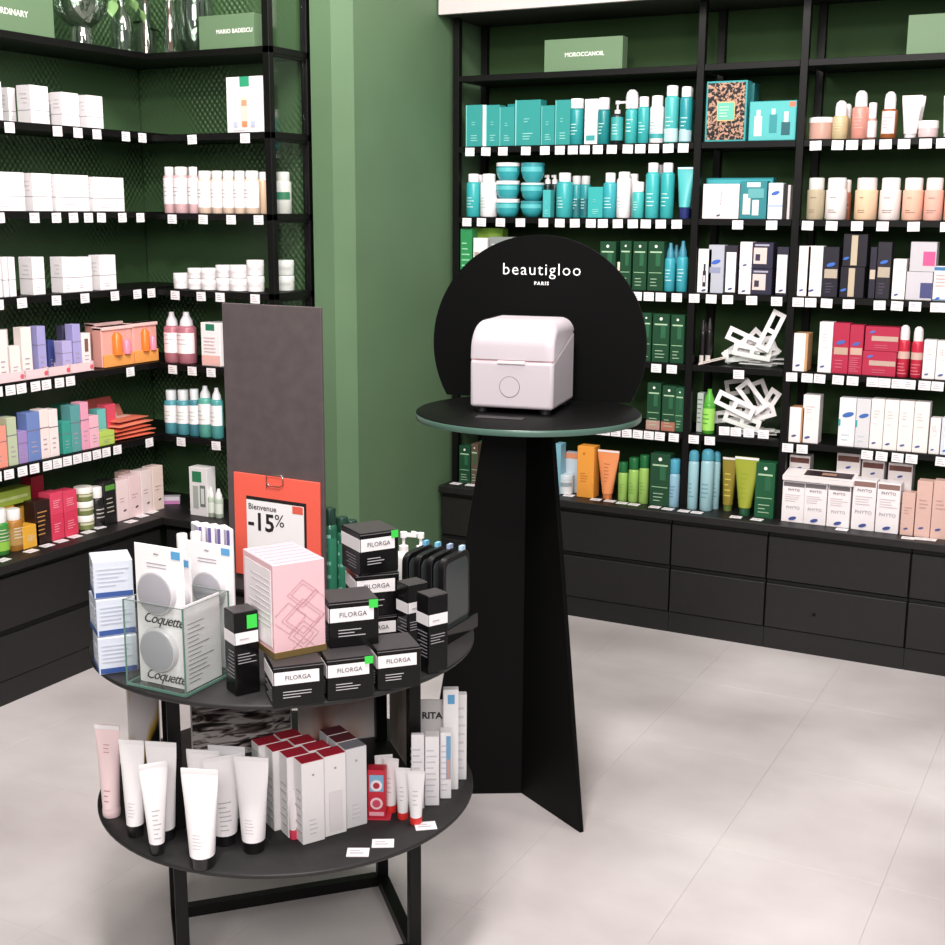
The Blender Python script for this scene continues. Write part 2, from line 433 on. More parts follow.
# corner bay
BU = empty('shelving_unit', (0, 0, 0)); tag(BU, 'narrow black shelving bay with open side frame next to the green pillar', 'shelving')
BS = {}; BX = -2.612
for y in (YB+PW/2, YB+.25-PW/2-.01): G().box(BX-PW/2, BX+PW/2, y-PW/2, y+PW/2, .461, 2.6).build('post', M_METAL, BU, 0, .001)
G().box(XL-DEP, BX+PW/2, YB+.255, YB+.268, .461, 2.6).build('back_panel', M_LPATCH, BU)
ZB = [2.078, 1.806, 1.5385, 1.274, 1.0085, .747]
G().box(BX-.002, BX+.002, YB+PW+.001, YB+.25-PW-.012, .47, 2.6).build('side_pane', M_CLEAR, BU)
for i, z in enumerate(ZB):
    s = Shelf('B', z, 'corner bay, '+SN[i], YB); BS[i] = s; s.lim = (XL-.02, BX-PW/2-.004)
    s.obj = G().box(XL+.001, BX+PW/2, YB+(PW if False else 0), YB+.25, z-.022, z-.0005).build('shelf', M_METAL, BU, 0, .001)
    G().box(BX-PW/2+.002, BX+PW/2-.002, YB+PW, YB+.25-PW, z-.03, z+.001).build('side_rail', M_METAL, BU)
BS['d'] = Shelf('B', .460, 'corner bay counter', YB-.02)
# ------------------------------------------------------------------ base cabinets with drawers
def worktop(name, *b, label=''):
    o = G().box(*b).build(name, M_BLACK, None, 0, .002); tag(o, label, 'worktop'); return o
worktop('worktop', -2.442, .6, 4.375, 4.795, .437, DECKZ, label='long black worktop over the drawers at the back wall')
worktop('worktop', -3.398, -3.058, .9, 3.43, .432, .460, label='black worktop running below the left wall shelves')
worktop('worktop', -3.398, -2.60, 3.433, 3.79, .432, .460, label='short black worktop in the corner bay')
def cabinet(x0, x1, label, T=None, mark=None):
    c = empty('drawer_cabinet', T.translation if T else (0, 0, 0)); w = x1-x0
    c.location = (x0, 4.39, 0); tag(c, label, 'cabinet', 'base cabinets under the back wall shelves')
    G().box(0, w-.0015, .022, .40, .0, .436).build('body', M_METAL, c)
    for z0, z1 in ((.262, .418), (.082, .244)):
        dr = G().box(.002, w-.004, 0, .02, z0, z1).build('drawer', M_BLACK, c, 0, .0015)
        G().box(.002, w-.004, .012, .021, z1, z1+.012).build('grip_groove', mat('080808', .6), dr)
        if mark and z0 == mark:
            g = G().lathe([(.006, 0), (.006, .002)], 12, 0, T=Matrix.Translation((w*.36, 0, z0+.07)) @ Matrix.Rotation(R(90), 4, 'X'))
            g.build('lock', mat('2a2828', .3, 1), dr, 40)
    G().box(0, w-.0015, .006, .02, 0, .078).build('plinth', mat('121111', .5), c)
    return c
cabinet(-2.440, -1.459, 'long drawer cabinet behind the slim black pedestal', mark=.262)
cabinet(-1.459, -1.097, 'narrow drawer cabinet below the green tubes and dark green box')
cabinet(-1.097, -.605, 'drawer cabinet below the row of white boxes with blue emblems', mark=.082)
cabinet(-.605, -.11, 'drawer cabinet cut by the right edge of the picture')
def lcab(y0, y1, label):
    c = empty('drawer_cabinet', (-3.075, y0, 0), math.pi/2); w = y1-y0
    tag(c, label, 'cabinet', 'base cabinets under the left wall shelves')
    G().box(0, w-.0015, .022, .32, 0, .431).build('body', M_METAL, c)
    for z0, z1 in ((.245, .412), (.082, .226)):
        dr = G().box(.002, w-.004, 0, .02, z0, z1).build('drawer', M_BLACK, c, 0, .0015)
        G().box(.002, w-.004, .012, .021, z1, z1+.013).build('grip_groove', mat('080808', .6), dr)
    G().box(0, w-.0015, .006, .02, 0, .078).build('plinth', mat('121111', .5), c)
lcab(2.45, 3.44, 'long black drawer cabinet under the left wall shelves')
lcab(1.45, 2.45, 'nearer black drawer cabinet at the left edge of the picture')
c = empty('drawer_cabinet', (-3.07, 3.45, 0)); tag(c, 'black base cabinet in the corner behind the round table', 'cabinet', 'base cabinets under the left wall shelves')
G().box(0.0, .47, .022, .33, 0, .431).build('body', M_METAL, c); G().box(.01, .468, 0, .02, .245, .412).build('drawer', M_BLACK, c, 0, .0015)
G().box(.01, .468, 0, .02, .082, .226).build('drawer', M_BLACK, c, 0, .0015)


# ------------------------------------------------------------------ price tags on the shelf edges (pixel columns)
LS[1].tags([9, 57, 77.5, 96.5, 125.5, 142]); BS[1].tags([192, 245])
LS[2].tags([-1, 34, 56, 73, 88, 101, 122, 140]); BS[2].tags([172, 203, 231, 258.5])
LS[3].tags([-2, 21.5, 56, 84.5, 114.5, 137, 151]); BS[3].tags([175, 201, 220, 255])
LS[4].tags([-3, 10, 21, 35, 46, 59, 70, 130]); BS[4].tags([172.5, 192, 211])
LS[5].tags([-4, 8.5, 22, 34, 47, 57, 67, 77, 86.5, 96.5, 106, 117, 149]); BS[5].tags([181, 216])
RS['A', 1].tags([470, 486, 503, 526, 545, 560, 573, 585, 598, 612, 628, 640.5, 654, 668.5, 683.5])
RS['A', 2].tags([467, 481.5, 500.5, 520.5, 543.5, 560, 575, 591, 603, 618, 633, 646, 661, 677])
RS['A', 3].tags([470, 486, 520, 545, 570, 600, 622, 637, 649, 661, 677])
RS['A', 4].tags([470, 500, 530, 560, 600, 630, 656.5, 672])
RS['A', 5].tags([470, 500, 530, 550, 562, 574, 585, 595.5, 605.5, 616, 627, 638, 649, 660, 674])
RS['B', 2].tags([738, 772]); RS['B', 3].tags([694.5, 711.5, 728, 752, 777]); RS['B', 4].tags([739], setb=-.03)
RS['B', 5].tags([694, 710]); RS['B', 5].tags([724, 735.5, 748.5, 763], setb=-.03, drop=-.03)
RS['C', 1].tags([816, 838, 852.5, 869, 886, 904.5, 926, 943])
RS['C', 2].tags([808, 832, 857.5, 883, 914, 947])
RS['C', 3].tags([798.5, 811, 827, 849, 880, 897.5, 915.5, 937, 948])
RS['C', 4].tags([792, 807.5, 820, 838.5, 853, 873, 885, 898, 910, 925, 938])
RS['C', 5].tags([788, 802.5, 867.5, 882, 898, 912, 942])

T1 = '35a3a4'; T2 = '2a8d90'; T3 = '5cb8b6'
WH = 'f3eef0'; LG = 'b9b4bb'
def wlines(n=3, v0=.55, v1=.8): return ('lines', .2, .8, v0, v1, n, 'c9d8da')
# ------------------------------------------------------------------ left wall
def wbox(sh, x0, x1, yt, d, set=.012, line=.34, desc='white carton with a thin dark line'):
    put(sh, carton, x0, x1, yt, desc, 'carton', WH, [('band', line, line+.012, '6d6670'), ('lines', .25, .6, .1, .24, 2, 'cfc6cc'), ('slines', .25, .75, .5, .85, 3, 'd9d2d6')], d=d, set=set)
for a in ((-12, 3.5, 81, .07), (32, 50, 86, .06), (63, 80, 93, .05), (88, 104, 96, .045)): wbox(LS[1], *a)
for a in ((10, 17, 88, .05), (54, 60, 93.5, .04), (81, 87, 98, .04)): wbox(LS[1], *a, set=.10, desc='white carton in the second row')
for a in ((-14, 26, 172, .06), (34, 53, 173.5, .05), (57, 90, 175, .05), (94, 125, 177.5, .05)): wbox(LS[2], *a, line=.38, desc='wide white carton with a thin line')
for a in ((-12, 3, 256, .06), (5, 9.5, 257, .04), (11, 17, 257, .04), (34, 46, 257, .06), (64, 75, 257, .055), (75.5, 93, 257, .05), (101, 117, 255, .05)): wbox(LS[3], *a, line=.42, desc='tall white carton with a dark line')
# fourth shelf: pink trays with cartons, orange gift packs
s = LS[4]
for x0, x1 in ((-8, 25.5), (26, 48.5), (49, 70.5), (71, 94)):
    u0, _ = s.col(x0, .004); u1, _ = s.col(x1, .004); w = u1-u0
    t = empty('display_tray')
    G().box(-w/2, w/2, -.06, .06, 0, .003).build('base', mat('e7c3c8'), t)
    for y0, y1, hh in ((-.06, -.0575, .032), (.0575, .06, .045)): G().box(-w/2, w/2, y0, y1, 0, hh).build('panel', mat('ecccd0'), t)
    for sx in (-1, 1): G().box(sx*w/2-.0012, sx*w/2+.0012, -.06, .06, 0, .035).build('panel', mat('e9c8cc'), t)
    G().prism([(w*.42+.008*math.cos(a), .016+.008*math.sin(a)) for a in [i*math.pi/6 for i in range(12)]], -.0608, -.0598).build('emblem', mat('d8606a'), t)
    s.place(t, (u0+u1)/2, .004+.061, .0003); reg(t, 'pale pink display tray', 'tray', s.phrase, (x0, 0))
def pbox(sh, x0, x1, yt, c, desc, d=.035, set=.02, dz=0, band=None, dec=()):
    dd = [('lines', .25, .75, .15, .45, 3, 'a89aa8')]+list(dec)
    if band: dd.append(('band', .62, .64, band))
    put(sh, carton, x0, x1, yt, desc, 'carton', c, dd, d=d, set=set, dz=dz)
for a in ((0, 10, 330, 'efe2de', 'slim cream carton'), (12, 22, 346, 'eee3df', 'short cream carton'), (24, 34, 327, 'efe5e0', 'tall cream carton'),
          (40, 48, 326, 'a5a0d2', 'tall lavender carton'), (64, 73.5, 341, 'b6addb', 'short lavender carton'), (75, 82.5, 324, 'a9a2d6', 'lavender carton beside the white one'), (83.5, 92, 333, 'ece6e4', 'white carton with a dark window')):
    pbox(s, *a, d=.035, set=.02, dz=.0035, band='8d86a8' if 'lavender' in a[4] else None, dec=[('r', .3, .7, .5, .85, '7d5a50')] if 'window' in a[4] else ())
for a in ((5, 11, 329, 'e9dcd8', 'cream carton behind in the tray'), (33, 40, 326, '5d5a68', 'dark grey carton behind in the tray'), (50, 56, 340, '3f4b8a', 'navy carton behind in the tray'), (57, 63, 341, 'c9c2e0', 'pale lilac carton behind in the tray'), (65, 73, 325, '4a4660', 'dark violet carton behind in the tray')):
    pbox(s, *a, d=.03, set=.075, dz=.0035)
def gift(sh, x0, x1, yt, desc, set, col='f0906a'):
    u0, _ = sh.col(x0, set); u1, _ = sh.col(x1, set); w = u1-u0; h = sh.top((x0+x1)/2, yt, set)-sh.z; d = .05
    t = empty('gift_pack')
    G().box(-w/2, w/2, -d/2+.004, d/2, 0, h).build('body', mat('e9a79c', .3), t, 0, .004)
    G().box(-w/2+.002, w/2-.002, -d/2-.002, -d/2+.004, .002, h*.32).build('front_card', mat('f0a455', .35), t, 0, .001)
    G().lathe([(w*.13, h*.3), (w*.13, h*.75), (w*.06, h*.85)], 12, 0, 1, -w*.05, -d/2).build('product', mat('f07a28', .3), t, 40)
    G().lathe([(w*.11, h*.3), (w*.11, h*.6), (w*.07, h*.65)], 12, 0, 1, w*.26, -d/2).build('product', mat('e38aa0', .3), t, 40)
    G().box(-w/2, w/2, -d/2-.002, d/2, h-.012, h).build('fold', mat('f0c9c4', .4), t, 0, .002)
    sh.place(t, (u0+u1)/2, set+d/2, .0003); reg(t, desc, 'gift pack', sh.phrase, (x0, 0))
gift(s, 104, 134.5, 326, 'orange and pink gift pack', .02); gift(s, 135, 159, 322.5, 'orange and pink gift pack', .02); gift(s, 97, 125, 322, 'pink gift pack in the second row', .085)
# fifth shelf
s = LS[5]
for a in ((-10, 8.5, 427, 'eb9583', 'coral carton'), (10, 19, 417, 'b9c3a4', 'sage carton'), (20, 29, 431, '9d86bd', 'short mauve carton'), (29.5, 42, 412, '6f85bd', 'tall blue carton'),
          (42.5, 51, 409, 'efdcd8', 'cream carton'), (51.5, 60, 409, 'f1e2df', 'blush carton'), (64, 72.5, 421.5, '3a9c8c', 'short teal carton'), (73, 82, 405, '5d9c9c', 'tall teal carton'),
          (83, 90.5, 402, 'e8a0b8', 'rose pink carton'), (91, 100, 415.5, 'efb6c4', 'light pink carton'), (100.5, 115, 431, 'b5cf5c', 'lime green carton')):
    pbox(s, *a, d=.045, set=.012, band='7c6f80')
for a in ((0, 8, 416, '584a92', 'violet carton'), (26, 34, 412, '2d3c78', 'navy carton'), (63, 73, 404, '1f5a46', 'dark green carton'), (99, 108, 409, '6cc0bc', 'turquoise carton'), (107, 117, 404, 'd84a60', 'red carton')):
    pbox(s, a[0], a[1], a[2], a[3], a[4]+' in the second row', d=.04, set=.065)
def sachet(sh, x0, x1, dz, desc, set, col, rot=0, d=.10, lean=0, t=.014):
    u0, _ = sh.col(x0, set); u1, _ = sh.col(x1, set); w = u1-u0
    o = empty('sachet')
    g = G(); n = 8
    pts = []
    for zz in (0, 1):
        for j in range(n+1):
            for i in range(n+1):
                a, b = i/n*2-1, j/n*2-1; k = (1-a*a)**.5*(1-b*b)**.5
                pts.append((a*w/2, b*d/2, t/2+(1 if zz else -1)*(.001+k*(t/2-.001))))
    q = (n+1)**2; fs = []
    for zz in (0, 1):
        for j in range(n):
            for i in range(n):
                a = zz*q+j*(n+1)+i; fs.append((a, a+1, a+n+2, a+n+1) if zz else (a+n+1, a+n+2, a+1, a))
    for i in range(n):
        fs += [(i, i+1, q+i+1, q+i), (n*(n+1)+i+1, n*(n+1)+i, q+n*(n+1)+i, q+n*(n+1)+i+1), ((i+1)*(n+1), i*(n+1), q+i*(n+1), q+(i+1)*(n+1)), (i*(n+1)+n, (i+1)*(n+1)+n, q+(i+1)*(n+1)+n, q+i*(n+1)+n)]
    g.add(pts, fs); g.build('pouch', mat(col, .3), o, 60)
    G().box(-w*.25, w*.2, -d*.1, d*.2, t+.0002, t+.0012).build('label', mat('f0c0b0'), o)
    sh.place(o, (u0+u1)/2, set+d/2, dz); o.rotation_euler[2] += R(rot)
    if lean: o.rotation_euler[0] = R(lean)
    reg(o, desc, 'sachet', sh.phrase, (x0, dz))
for i, (a, b, c) in enumerate(((116, 154, 'e8745a'), (117, 156, 'ea7f63'), (115, 152, 'e06a52'), (118, 155, 'ec8b70'))): sachet(s, a, b, .0003+i*.0145, 'coral sachet lying in the low pile', .02, c, rot=(i*3-4))
sachet(s, 118, 150, .0605, 'coral sachet on top of the low pile', .03, 'e57a62', rot=5)
for i, (a, b, z, c) in enumerate(((104, 130, .10, 'd86a60'), (108, 134, .075, 'e08070'))): sachet(s, a, b, .068-.012*i, ('upper', 'lower')[i]+' red sachet leaning behind the pile', .125-.02*i, c, lean=62, d=.13-.03*i)
# left counter
s = LS['d']
GL = [('lines', .25, .75, .3, .6, 4, 'd8d0c0')]
put(s, bottle, -7, 8, 508, 'green bottle with a white cap', 'bottle', '3f8a3a', 'efeae8', .28, lab=(.1, .3, '8fc24a'), dec=GL)
put(s, bottle, 8, 22, 508, 'amber bottle with a white cap', 'bottle', 'a8722e', 'efeae8', .24, lab=(.15, .55, 'b08a50'), dec=GL)
put(s, carton, 24, 40, 525, 'small yellow carton in front', 'carton', 'e3a938', GL, d=.05)
put(s, carton, 19, 35, 507, 'larger yellow carton', 'carton', 'dba640', GL, d=.06, set=.075)
r, h = put(s, carton, -4, 17, 507, 'yellow carton under the lime one', 'carton', 'cf9b34', None, d=.06, set=.075)
put(s, carton, -2, 34, 489, 'wide lime green carton lying on top', 'carton', '9db545', [('r', .1, .9, .35, .55, 'c8d890')], d=.06, set=.076, dz=h+.001)
put(s, carton, 37, 52, 500, 'dark brown carton with gold print', 'carton', '2a1512', [('lines', .15, .85, .2, .8, 6, 'b8864a')], d=.05)
put(s, carton, 35, 47, 475, 'tall crimson carton in the back', 'carton', 'b02238', GL, d=.05, set=.11)
for x0, x1, yt, h2 in ((53, 65, 492, .072), (66, 79, 490, .072)):
    z0 = 0
    r, hh = put(s, carton, x0, x1, (yt+537-(x0-53)*.3)/2, 'lower raspberry pink carton', 'carton', 'd63a58', [('lines', .2, .8, .3, .7, 4, 'f0a8b4')], d=.055)
    put(s, carton, x0, x1, yt, 'upper raspberry pink carton', 'carton', 'dd4563', [('lines', .2, .8, .3, .7, 4, 'f0b0ba')], d=.055, dz=hh+.0008)
for i, (v, nm) in enumerate(((514, 'bottom'), (500, 'middle'), (486, 'top'))):
    u0, _ = s.col(78, .012); 
    r, hh = put(s, jar, 78.5, 92, v, nm+' jar of the olive and white stack', 'jar', '77804e', 'efebe4', .42, .95, dz=(0 if i == 0 else zz+.0005), lab='c9c8a8'); zz = (hh if i == 0 else zz+.0005+hh)
put(s, bottle, 92.5, 103, 486, 'black bottle with a white cap', 'bottle', '191717', 'efeae8', .26, lab=(.15, .55, '242020'), dec=[('lines', .2, .8, .2, .5, 3, 'c8c0b8')])
put(s, carton, 106, 117.5, 480, 'black carton with a green leaf band', 'carton', '171616', [('r', .1, .9, .78, .9, '5a9a3a'), ('lines', .15, .85, .25, .65, 4, 'b0a898')], d=.045)
for i, (x0, x1, yt) in enumerate(((118.5, 130, 480), (130.5, 142, 475), (142.5, 153, 470), (154, 164.5, 466))):
    put(s, carton, x0, x1, yt, 'pale pink carton with a dark emblem', 'carton', ('f0d8d8', 'edd0d2', 'efdcda', 'f0d9cf')[i], [('logo', .6, .24, .22, '4a3a40'), ('lines', .2, .8, .45, .6, 2, 'c8a8ac')], d=.05)
put(s, carton, 124, 134, 471, 'crumpled blush carton in the back', 'carton', 'e0bdb0', None, d=.04, set=.075, yaw=14)
put(s, carton, 168, 181, 496.5, 'small white and pink carton lying low', 'carton', 'e8e0ea', [('r', .02, .98, .02, .5, 'd487c0')], d=.04, yaw=-55, set=.03)
# counter cards lie flat on the worktops
CARD = G().box(-.021, .021, -.016, .016, 0, .0015).box(-.015, .01, -.006, -.002, .0012, .0018, 1).box(-.015, .004, .003, .006, .0012, .0018, 1).mesh('price_card'); CARD.materials.append(M_WHITE); CARD.materials.append(M_TAGP)
def card(x, y, z, rz, phrase, desc='white price card lying flat'):
    P = on(2, z+.001, x, y); o = bpy.data.objects.new('price_card', CARD); COL.objects.link(o)
    o.location = (P.x, P.y, z+.0004); o.rotation_euler = (0, 0, rz); reg(o, desc, 'price card', phrase, (x, 0))
for x, y in ((3, 560), (31, 551), (47, 545.5), (61, 541), (75, 536.5), (88, 532), (99, 527.5), (131, 521.5), (142, 516), (152, 512)): card(x, y, .460, math.pi/2+R(random.uniform(-8, 8)), 'left wall counter')
for x, y in ((197, 509.5), (214, 511.5)): card(x, y, .460, R(random.uniform(-8, 8)), 'corner bay counter')
# ------------------------------------------------------------------ corner bay
s = BS[1]
put(s, carton, 227.5, 264, 76.5, 'white gift box with green tab and coloured bottles printed', 'gift box', 'f4f0f2', [('r', .37, .63, .82, 1.0, '2f9a72'), ('r', .16, .32, .12, .6, 'dcd8ea'), ('r', .38, .58, .12, .64, 'eecfc4'), ('r', .64, .8, .12, .6, 'd6dcec'), ('r', .42, .56, .1, .2, 'e88a60'), ('r', .42, .56, .48, .58, 'ea9a78'), ('r', .2, .3, .1, .2, 'c0c4dc'), ('r', .66, .78, .1, .2, 'b9c0e0'), ('lines', .2, .8, .03, .07, 1, 'b8a8b0')], d=.05, set=.02)
s = BS[2]
BL = [('lines', .2, .8, .35, .6, 3, 'c8bcc4')]
for x0, x1 in ((166, 175.5), (176, 189.5), (190, 199)): put(s, bottle, x0, x1, 167, 'tall pink bottle with a white cap', 'bottle', 'd8b2b4', 'f2eeee', .17, lab=(.2, .76, 'f6f2f3'), dec=BL, capr=.75)
for x0, x1 in ((200, 212.5), (213, 223.5), (224, 235), (235.5, 246), (246.5, 259.5)): put(s, bottle, x0, x1, 171, 'beige bottle with a white label and cap', 'bottle', 'dfc6b2', 'f4f0ee', .18, lab=(.14, .76, 'f8f4f4'), dec=BL, capr=.8)
put(s, bottle, 260, 267.5, 172, 'beige bottle behind the corner post', 'bottle', 'e0bfa0', 'f4f0ee', .18, set=.06)
put(s, bottle, 277, 290.5, 172, 'white bottle with green leaf band behind the corner post', 'bottle', 'eae4e2', 'f4efec', .2, lab=(.34, .52, '2f7d5a'), set=.125)
s = BS[3]
JR = dict(lf=.4, bowl=.94)
put(s, jar, 175.5, 188, 273, 'single white jar', 'jar', 'f4f0f0', 'f6f2f2', lab='e2dadc', **JR)
for x0, x1, yt, nm in ((190, 202.5, 268, 'a'), (203, 217, 268, 'b'), (218, 231, 265, 'c'), (231.5, 248.5, 265, 'd'), (249, 263, 260, 'e'), (278, 293, 260, 'f')):
    st = .012 if nm != 'f' else .12
    yb = s.col((x0+x1)/2, st+.02)[1]
    r, hh = put(s, jar, x0, x1, (yt+yb)/2, 'lower white jar of a pair', 'jar', 'f2eeee', 'f6f2f2', lab='ddd6d8', set=st, **JR)
    put(s, jar, x0, x1, yt, 'upper white jar of a pair', 'jar', 'f2eeee', 'f6f2f2', lab='ddd6d8', set=st, dz=hh+.0006, **JR)
s = BS[4]
for x0, x1 in ((167, 180), (180.5, 195.5)): put(s, bottle, x0, x1, 312, 'rose bottle with a white spray cone', 'bottle', 'b3707c', 'e9e6ea', .26, 'cone', lab=(.2, .6, 'f4eff0'), dec=BL, capr=.7)
put(s, carton, 202, 221, 323, 'white carton with a green square seal', 'carton', 'f4eff0', [('r', .26, .72, .82, .97, '1f7a5c'), ('r', .02, .98, .02, .25, 'eab8b0'), ('lines', .15, .8, .3, .7, 5, 'd8b8b8')], d=.045)
put(s, carton, 214, 226, 322, 'white carton behind the sealed one', 'carton', 'efeaea', None, d=.04, set=.07)
s = BS[5]
for i, (x0, x1, yt) in enumerate(((167, 178.5, 390), (179, 190.5, 390), (191, 200.5, 389), (201, 212.5, 386), (213, 223, 388))):
    put(s, bottle, x0, x1, yt, 'teal bottle with white label', 'bottle', ('4f95a0', '4f95a0', '3f7f8c', '58a596', '4f9a98')[i], 'e3e8ea', .22, ('flip', 'flip', 'flip', 'cone', 'cone')[i], lab=(.26, .66, 'f3f0f2'), dec=[('lines', .2, .8, .32, .56, 3, 'bcd0b8')], capr=.72)
s = BS['d']
t, hh = put(s, carton, 190.5, 208, 468, 'white boxed set with a green seal and small dropper window', 'gift box', 'e8e6e6', [('r', .18, .7, .7, .92, '1f7a50'), ('r', .2, .5, .15, .62, 'a8b0a8'), ('r', .6, .9, .2, .64, '6e7a72'), ('r', .66, .84, .26, .58, 'd8dcd8')], d=.05)
for x0, x1, yt in ((209, 215, 487), (216, 223, 489)): put(s, bottle, x0, x1, yt, 'small clear dropper bottle with a white cap', 'bottle', 'b8c4b4', 'f0eeee', .3, 'cone', lab=(.15, .5, 'e0e6dc'))
# ------------------------------------------------------------------ back wall, left bay
s = RS['A', 1]
TL = [('lines', .3, .75, .12, .3, 3, 'a5dcd8'), ('lines', .35, .6, .5, .62, 2, '8fd0cc')]
for x0, x1, yt in ((466, 482, 105), (486, 499, 105), (499.5, 514, 107), (515, 540, 100), (541, 554, 105.5), (555, 569.5, 100)):
    put(s, carton, x0, x1, yt, 'teal carton', 'carton', '33938f', TL+[('r', 0, .05, 0, 1, '7cc9c5')], d=.055)
put(s, carton, 482.3, 485.7, 105, 'thin white carton between teal ones', 'carton', 'efe9ea', None, d=.05)
put(s, carton, 507, 520, 104, 'teal carton in the second row', 'carton', '1d7f80', None, d=.05, set=.08)
def tb(sh, x0, x1, yt, body, cap, desc, cf=.2, ct='flip', lab=None, set=.012, capr=.8, lc='bfe2e0'):
    put(sh, bottle, x0, x1, yt, desc, 'bottle', body, cap, cf, ct, lab=lab, dec=[('lines', .3, .7, .2, .48, 4, lc)], capr=capr, set=set)
tb(s, 570, 583, 99, '2a9294', WH, 'teal shampoo bottle with a white cap', .2, capr=.96)
put(s, carton, 584, 596.5, 99, 'white carton with a small teal mark', 'carton', WH, [('r', .15, .85, .08, .2, '3a9a9c')], d=.045)
tb(s, 597.5, 609, 98, '1d7f82', WH, 'dark teal bottle with a white cap', .24, capr=.9)
tb(s, 611, 622.5, 101, '1a2322', 'd8d2d4', 'small dark oil bottle with a teal label', .3, 'pump', (.08, .62, '3aa09f'), capr=.5)
tb(s, 625, 637, 90, '3aa6a6', 'e8e4e4', 'teal bottle with a tall clear cap', .34, 'dome', capr=1)
tb(s, 637.5, 648.5, 97, '36a3a4', WH, 'medium teal bottle with a white cap', .2)
tb(s, 649.5, 663, 96, WH, 'f5f0f0', 'white bottle with a teal stripe', .2, lab=(.1, .2, '3a9a9c'), lc='9ab8b8')
tb(s, 664, 677.5, 86, '4ab0ae', WH, 'tall teal aerosol can fading to white', .17, lab=(.02, .25, 'b5d9d8'))
tb(s, 679, 691, 87, '2a8f96', WH, 'tall blue-teal aerosol can', .17, lab=(.02, .22, 'a9c8d0'))
tb(s, 684, 692, 88, '2a8f96', 'd8d2d2', 'aerosol can in the second row', .17, set=.08)
s = RS['A', 2]
tb(s, 467, 480, 174, '36a6a8', WH, 'teal bottle with a white cap', .18, capr=.75)
tb(s, 474, 484, 175, '2f9a9c', WH, 'teal bottle in the second row', .18, set=.08)
tb(s, 481, 496.5, 174, WH, 'f4f0f0', 'white bottle with a white cap', .18, capr=.75, lc='c0c8c8')
for x0, x1, yy, nm, ld in ((497, 518.5, (199, 181, 163), 'white-lidded', WH), (521.5, 543, (201, 183, 163), 'dark-lidded', '2a5a60')):
    zz = 0
    for i, nn in enumerate(('bottom', 'middle', 'top')):
        if i == 0: yb = yy[0]
        r, hh = put(s, jar, x0, x1, yy[i], nn+' bowl-shaped teal jar of the '+nm+' stack', 'jar', '349ea6', ld if nm[0] == 'w' else ('cfe0e0' if i == 1 else '3f8f96'), .2 if nm[0] == 'w' else .12, .62 if nm[0] == 'd' else .75, dz=zz, lab='5ab8bc'); zz += hh+.0005
put(s, carton, 542.5, 550, 190, 'small teal carton beside the jars', 'carton', '4ab2b2', TL, d=.04)
for x in (544, 551): tb(s, x, x+6.5, 175, '1e2f30', 'e9e4e4', 'dark bottle with white pump', .2, 'spray', set=.09)
tb(s, 556.5, 572, 173, '3aa9ab', WH, 'wide teal bottle with a white cap', .19, capr=.72)
for x0, x1 in ((571, 581), (580, 590)): tb(s, x0, x1, 176, '2f8f94', 'c8c8c8', 'teal bottle with a grey cap', .19, set=.06, lab=(.05, .45, '1d6a70'))
put(s, carton, 587.5, 602, 187, 'square teal carton', 'carton', '3aabaa', TL, d=.05)
tb(s, 603, 616, 173, '3aa5ae', WH, 'teal bottle with a low white cap', .2, capr=.72)
tb(s, 616.5, 630, 172, WH, 'f5f1f1', 'slim white bottle', .12, lc='c8d0d0')
tb(s, 628, 638, 174, WH, 'e8e4e4', 'white bottle in the second row', .14, set=.07)
tb(s, 632, 643.5, 182, '46b4b2', WH, 'short teal bottle with a white cap', .26, capr=.9)
tb(s, 645, 658.5, 163, '3fb0b2', WH, 'tall teal bottle with a square white cap', .16, capr=.72)
tb(s, 654, 664, 165, '3a9ea0', 'a8a4a4', 'tall bottle with a grey cap in the second row', .16, set=.07)
tb(s, 660, 673, 163, '35a8aa', WH, 'tall teal bottle with a rounded white cap', .16, capr=.72)
put(s, tube, 674, 690.5, 167, 'wide teal squeeze tube with a dark blue foot', 'tube', '52b6b8', '2b3470', .22, d=.045)
put(s, tube, 679, 692, 169, 'teal squeeze tube in the second row', 'tube', '6cc4c4', '2b3470', .2, d=.04, set=.08)
GB = '17432a'
def gbox(sh, x0, x1, yt, desc='dark green carton with a white star', set=.012, d=.05, c=GB, low=None):
    put(sh, carton, x0, x1, yt, desc, 'carton', c, [('disc', .5, .9, .09, 'eef4ea'), ('r', .12, .88, .77, .8, 'a9c8a6'), ('r', .5, .8, .5, .76, '266040'), ('r', .1, .9, .36, .375, '8fb890'), ('lines', .2, .8, .08, .28, 3, '9ab89a')]+([('r', 0, 1, 0, .2, low)] if low else []), d=d, set=set)
s = RS['A', 3]
put(s, carton, 460, 471, 229, 'bright green carton with a red foot', 'carton', '2f8a52', [('r', 0, 1, 0, .12, 'd84a4a'), ('lines', .15, .85, .3, .8, 5, '8fd0a4')], d=.05)
put(s, carton, 473, 487, 238, 'white carton behind the round black sign', 'carton', 'e8e4e4', [('r', .1, .4, .2, .7, 'b09a94')], d=.05)
put(s, carton, 489, 512, 237, 'grey carton behind the round black sign', 'carton', '8a908e', [('lines', .1, .9, .5, .9, 4, 'c8ccca')], d=.05)
put(s, carton, 470, 502, 228, 'lime green carton in the second row', 'carton', '7fae3a', [('r', .05, .95, .5, .9, '9cc24e')], d=.05, set=.08)
put(s, carton, 513, 540, 240, 'white carton behind the top of the sign', 'carton', 'b8bcb8', None, d=.05, set=.04)
gbox(s, 599, 614.5, 241.5); gbox(s, 619, 630, 241); gbox(s, 632, 645.5, 241.5); gbox(s, 647, 662.5, 241.5)
put(s, bottle, 616, 623, 262, 'small bottle with a red label', 'bottle', 'a0502e', 'e8dcc8', .3, lab=(.1, .6, 'c04a30'))
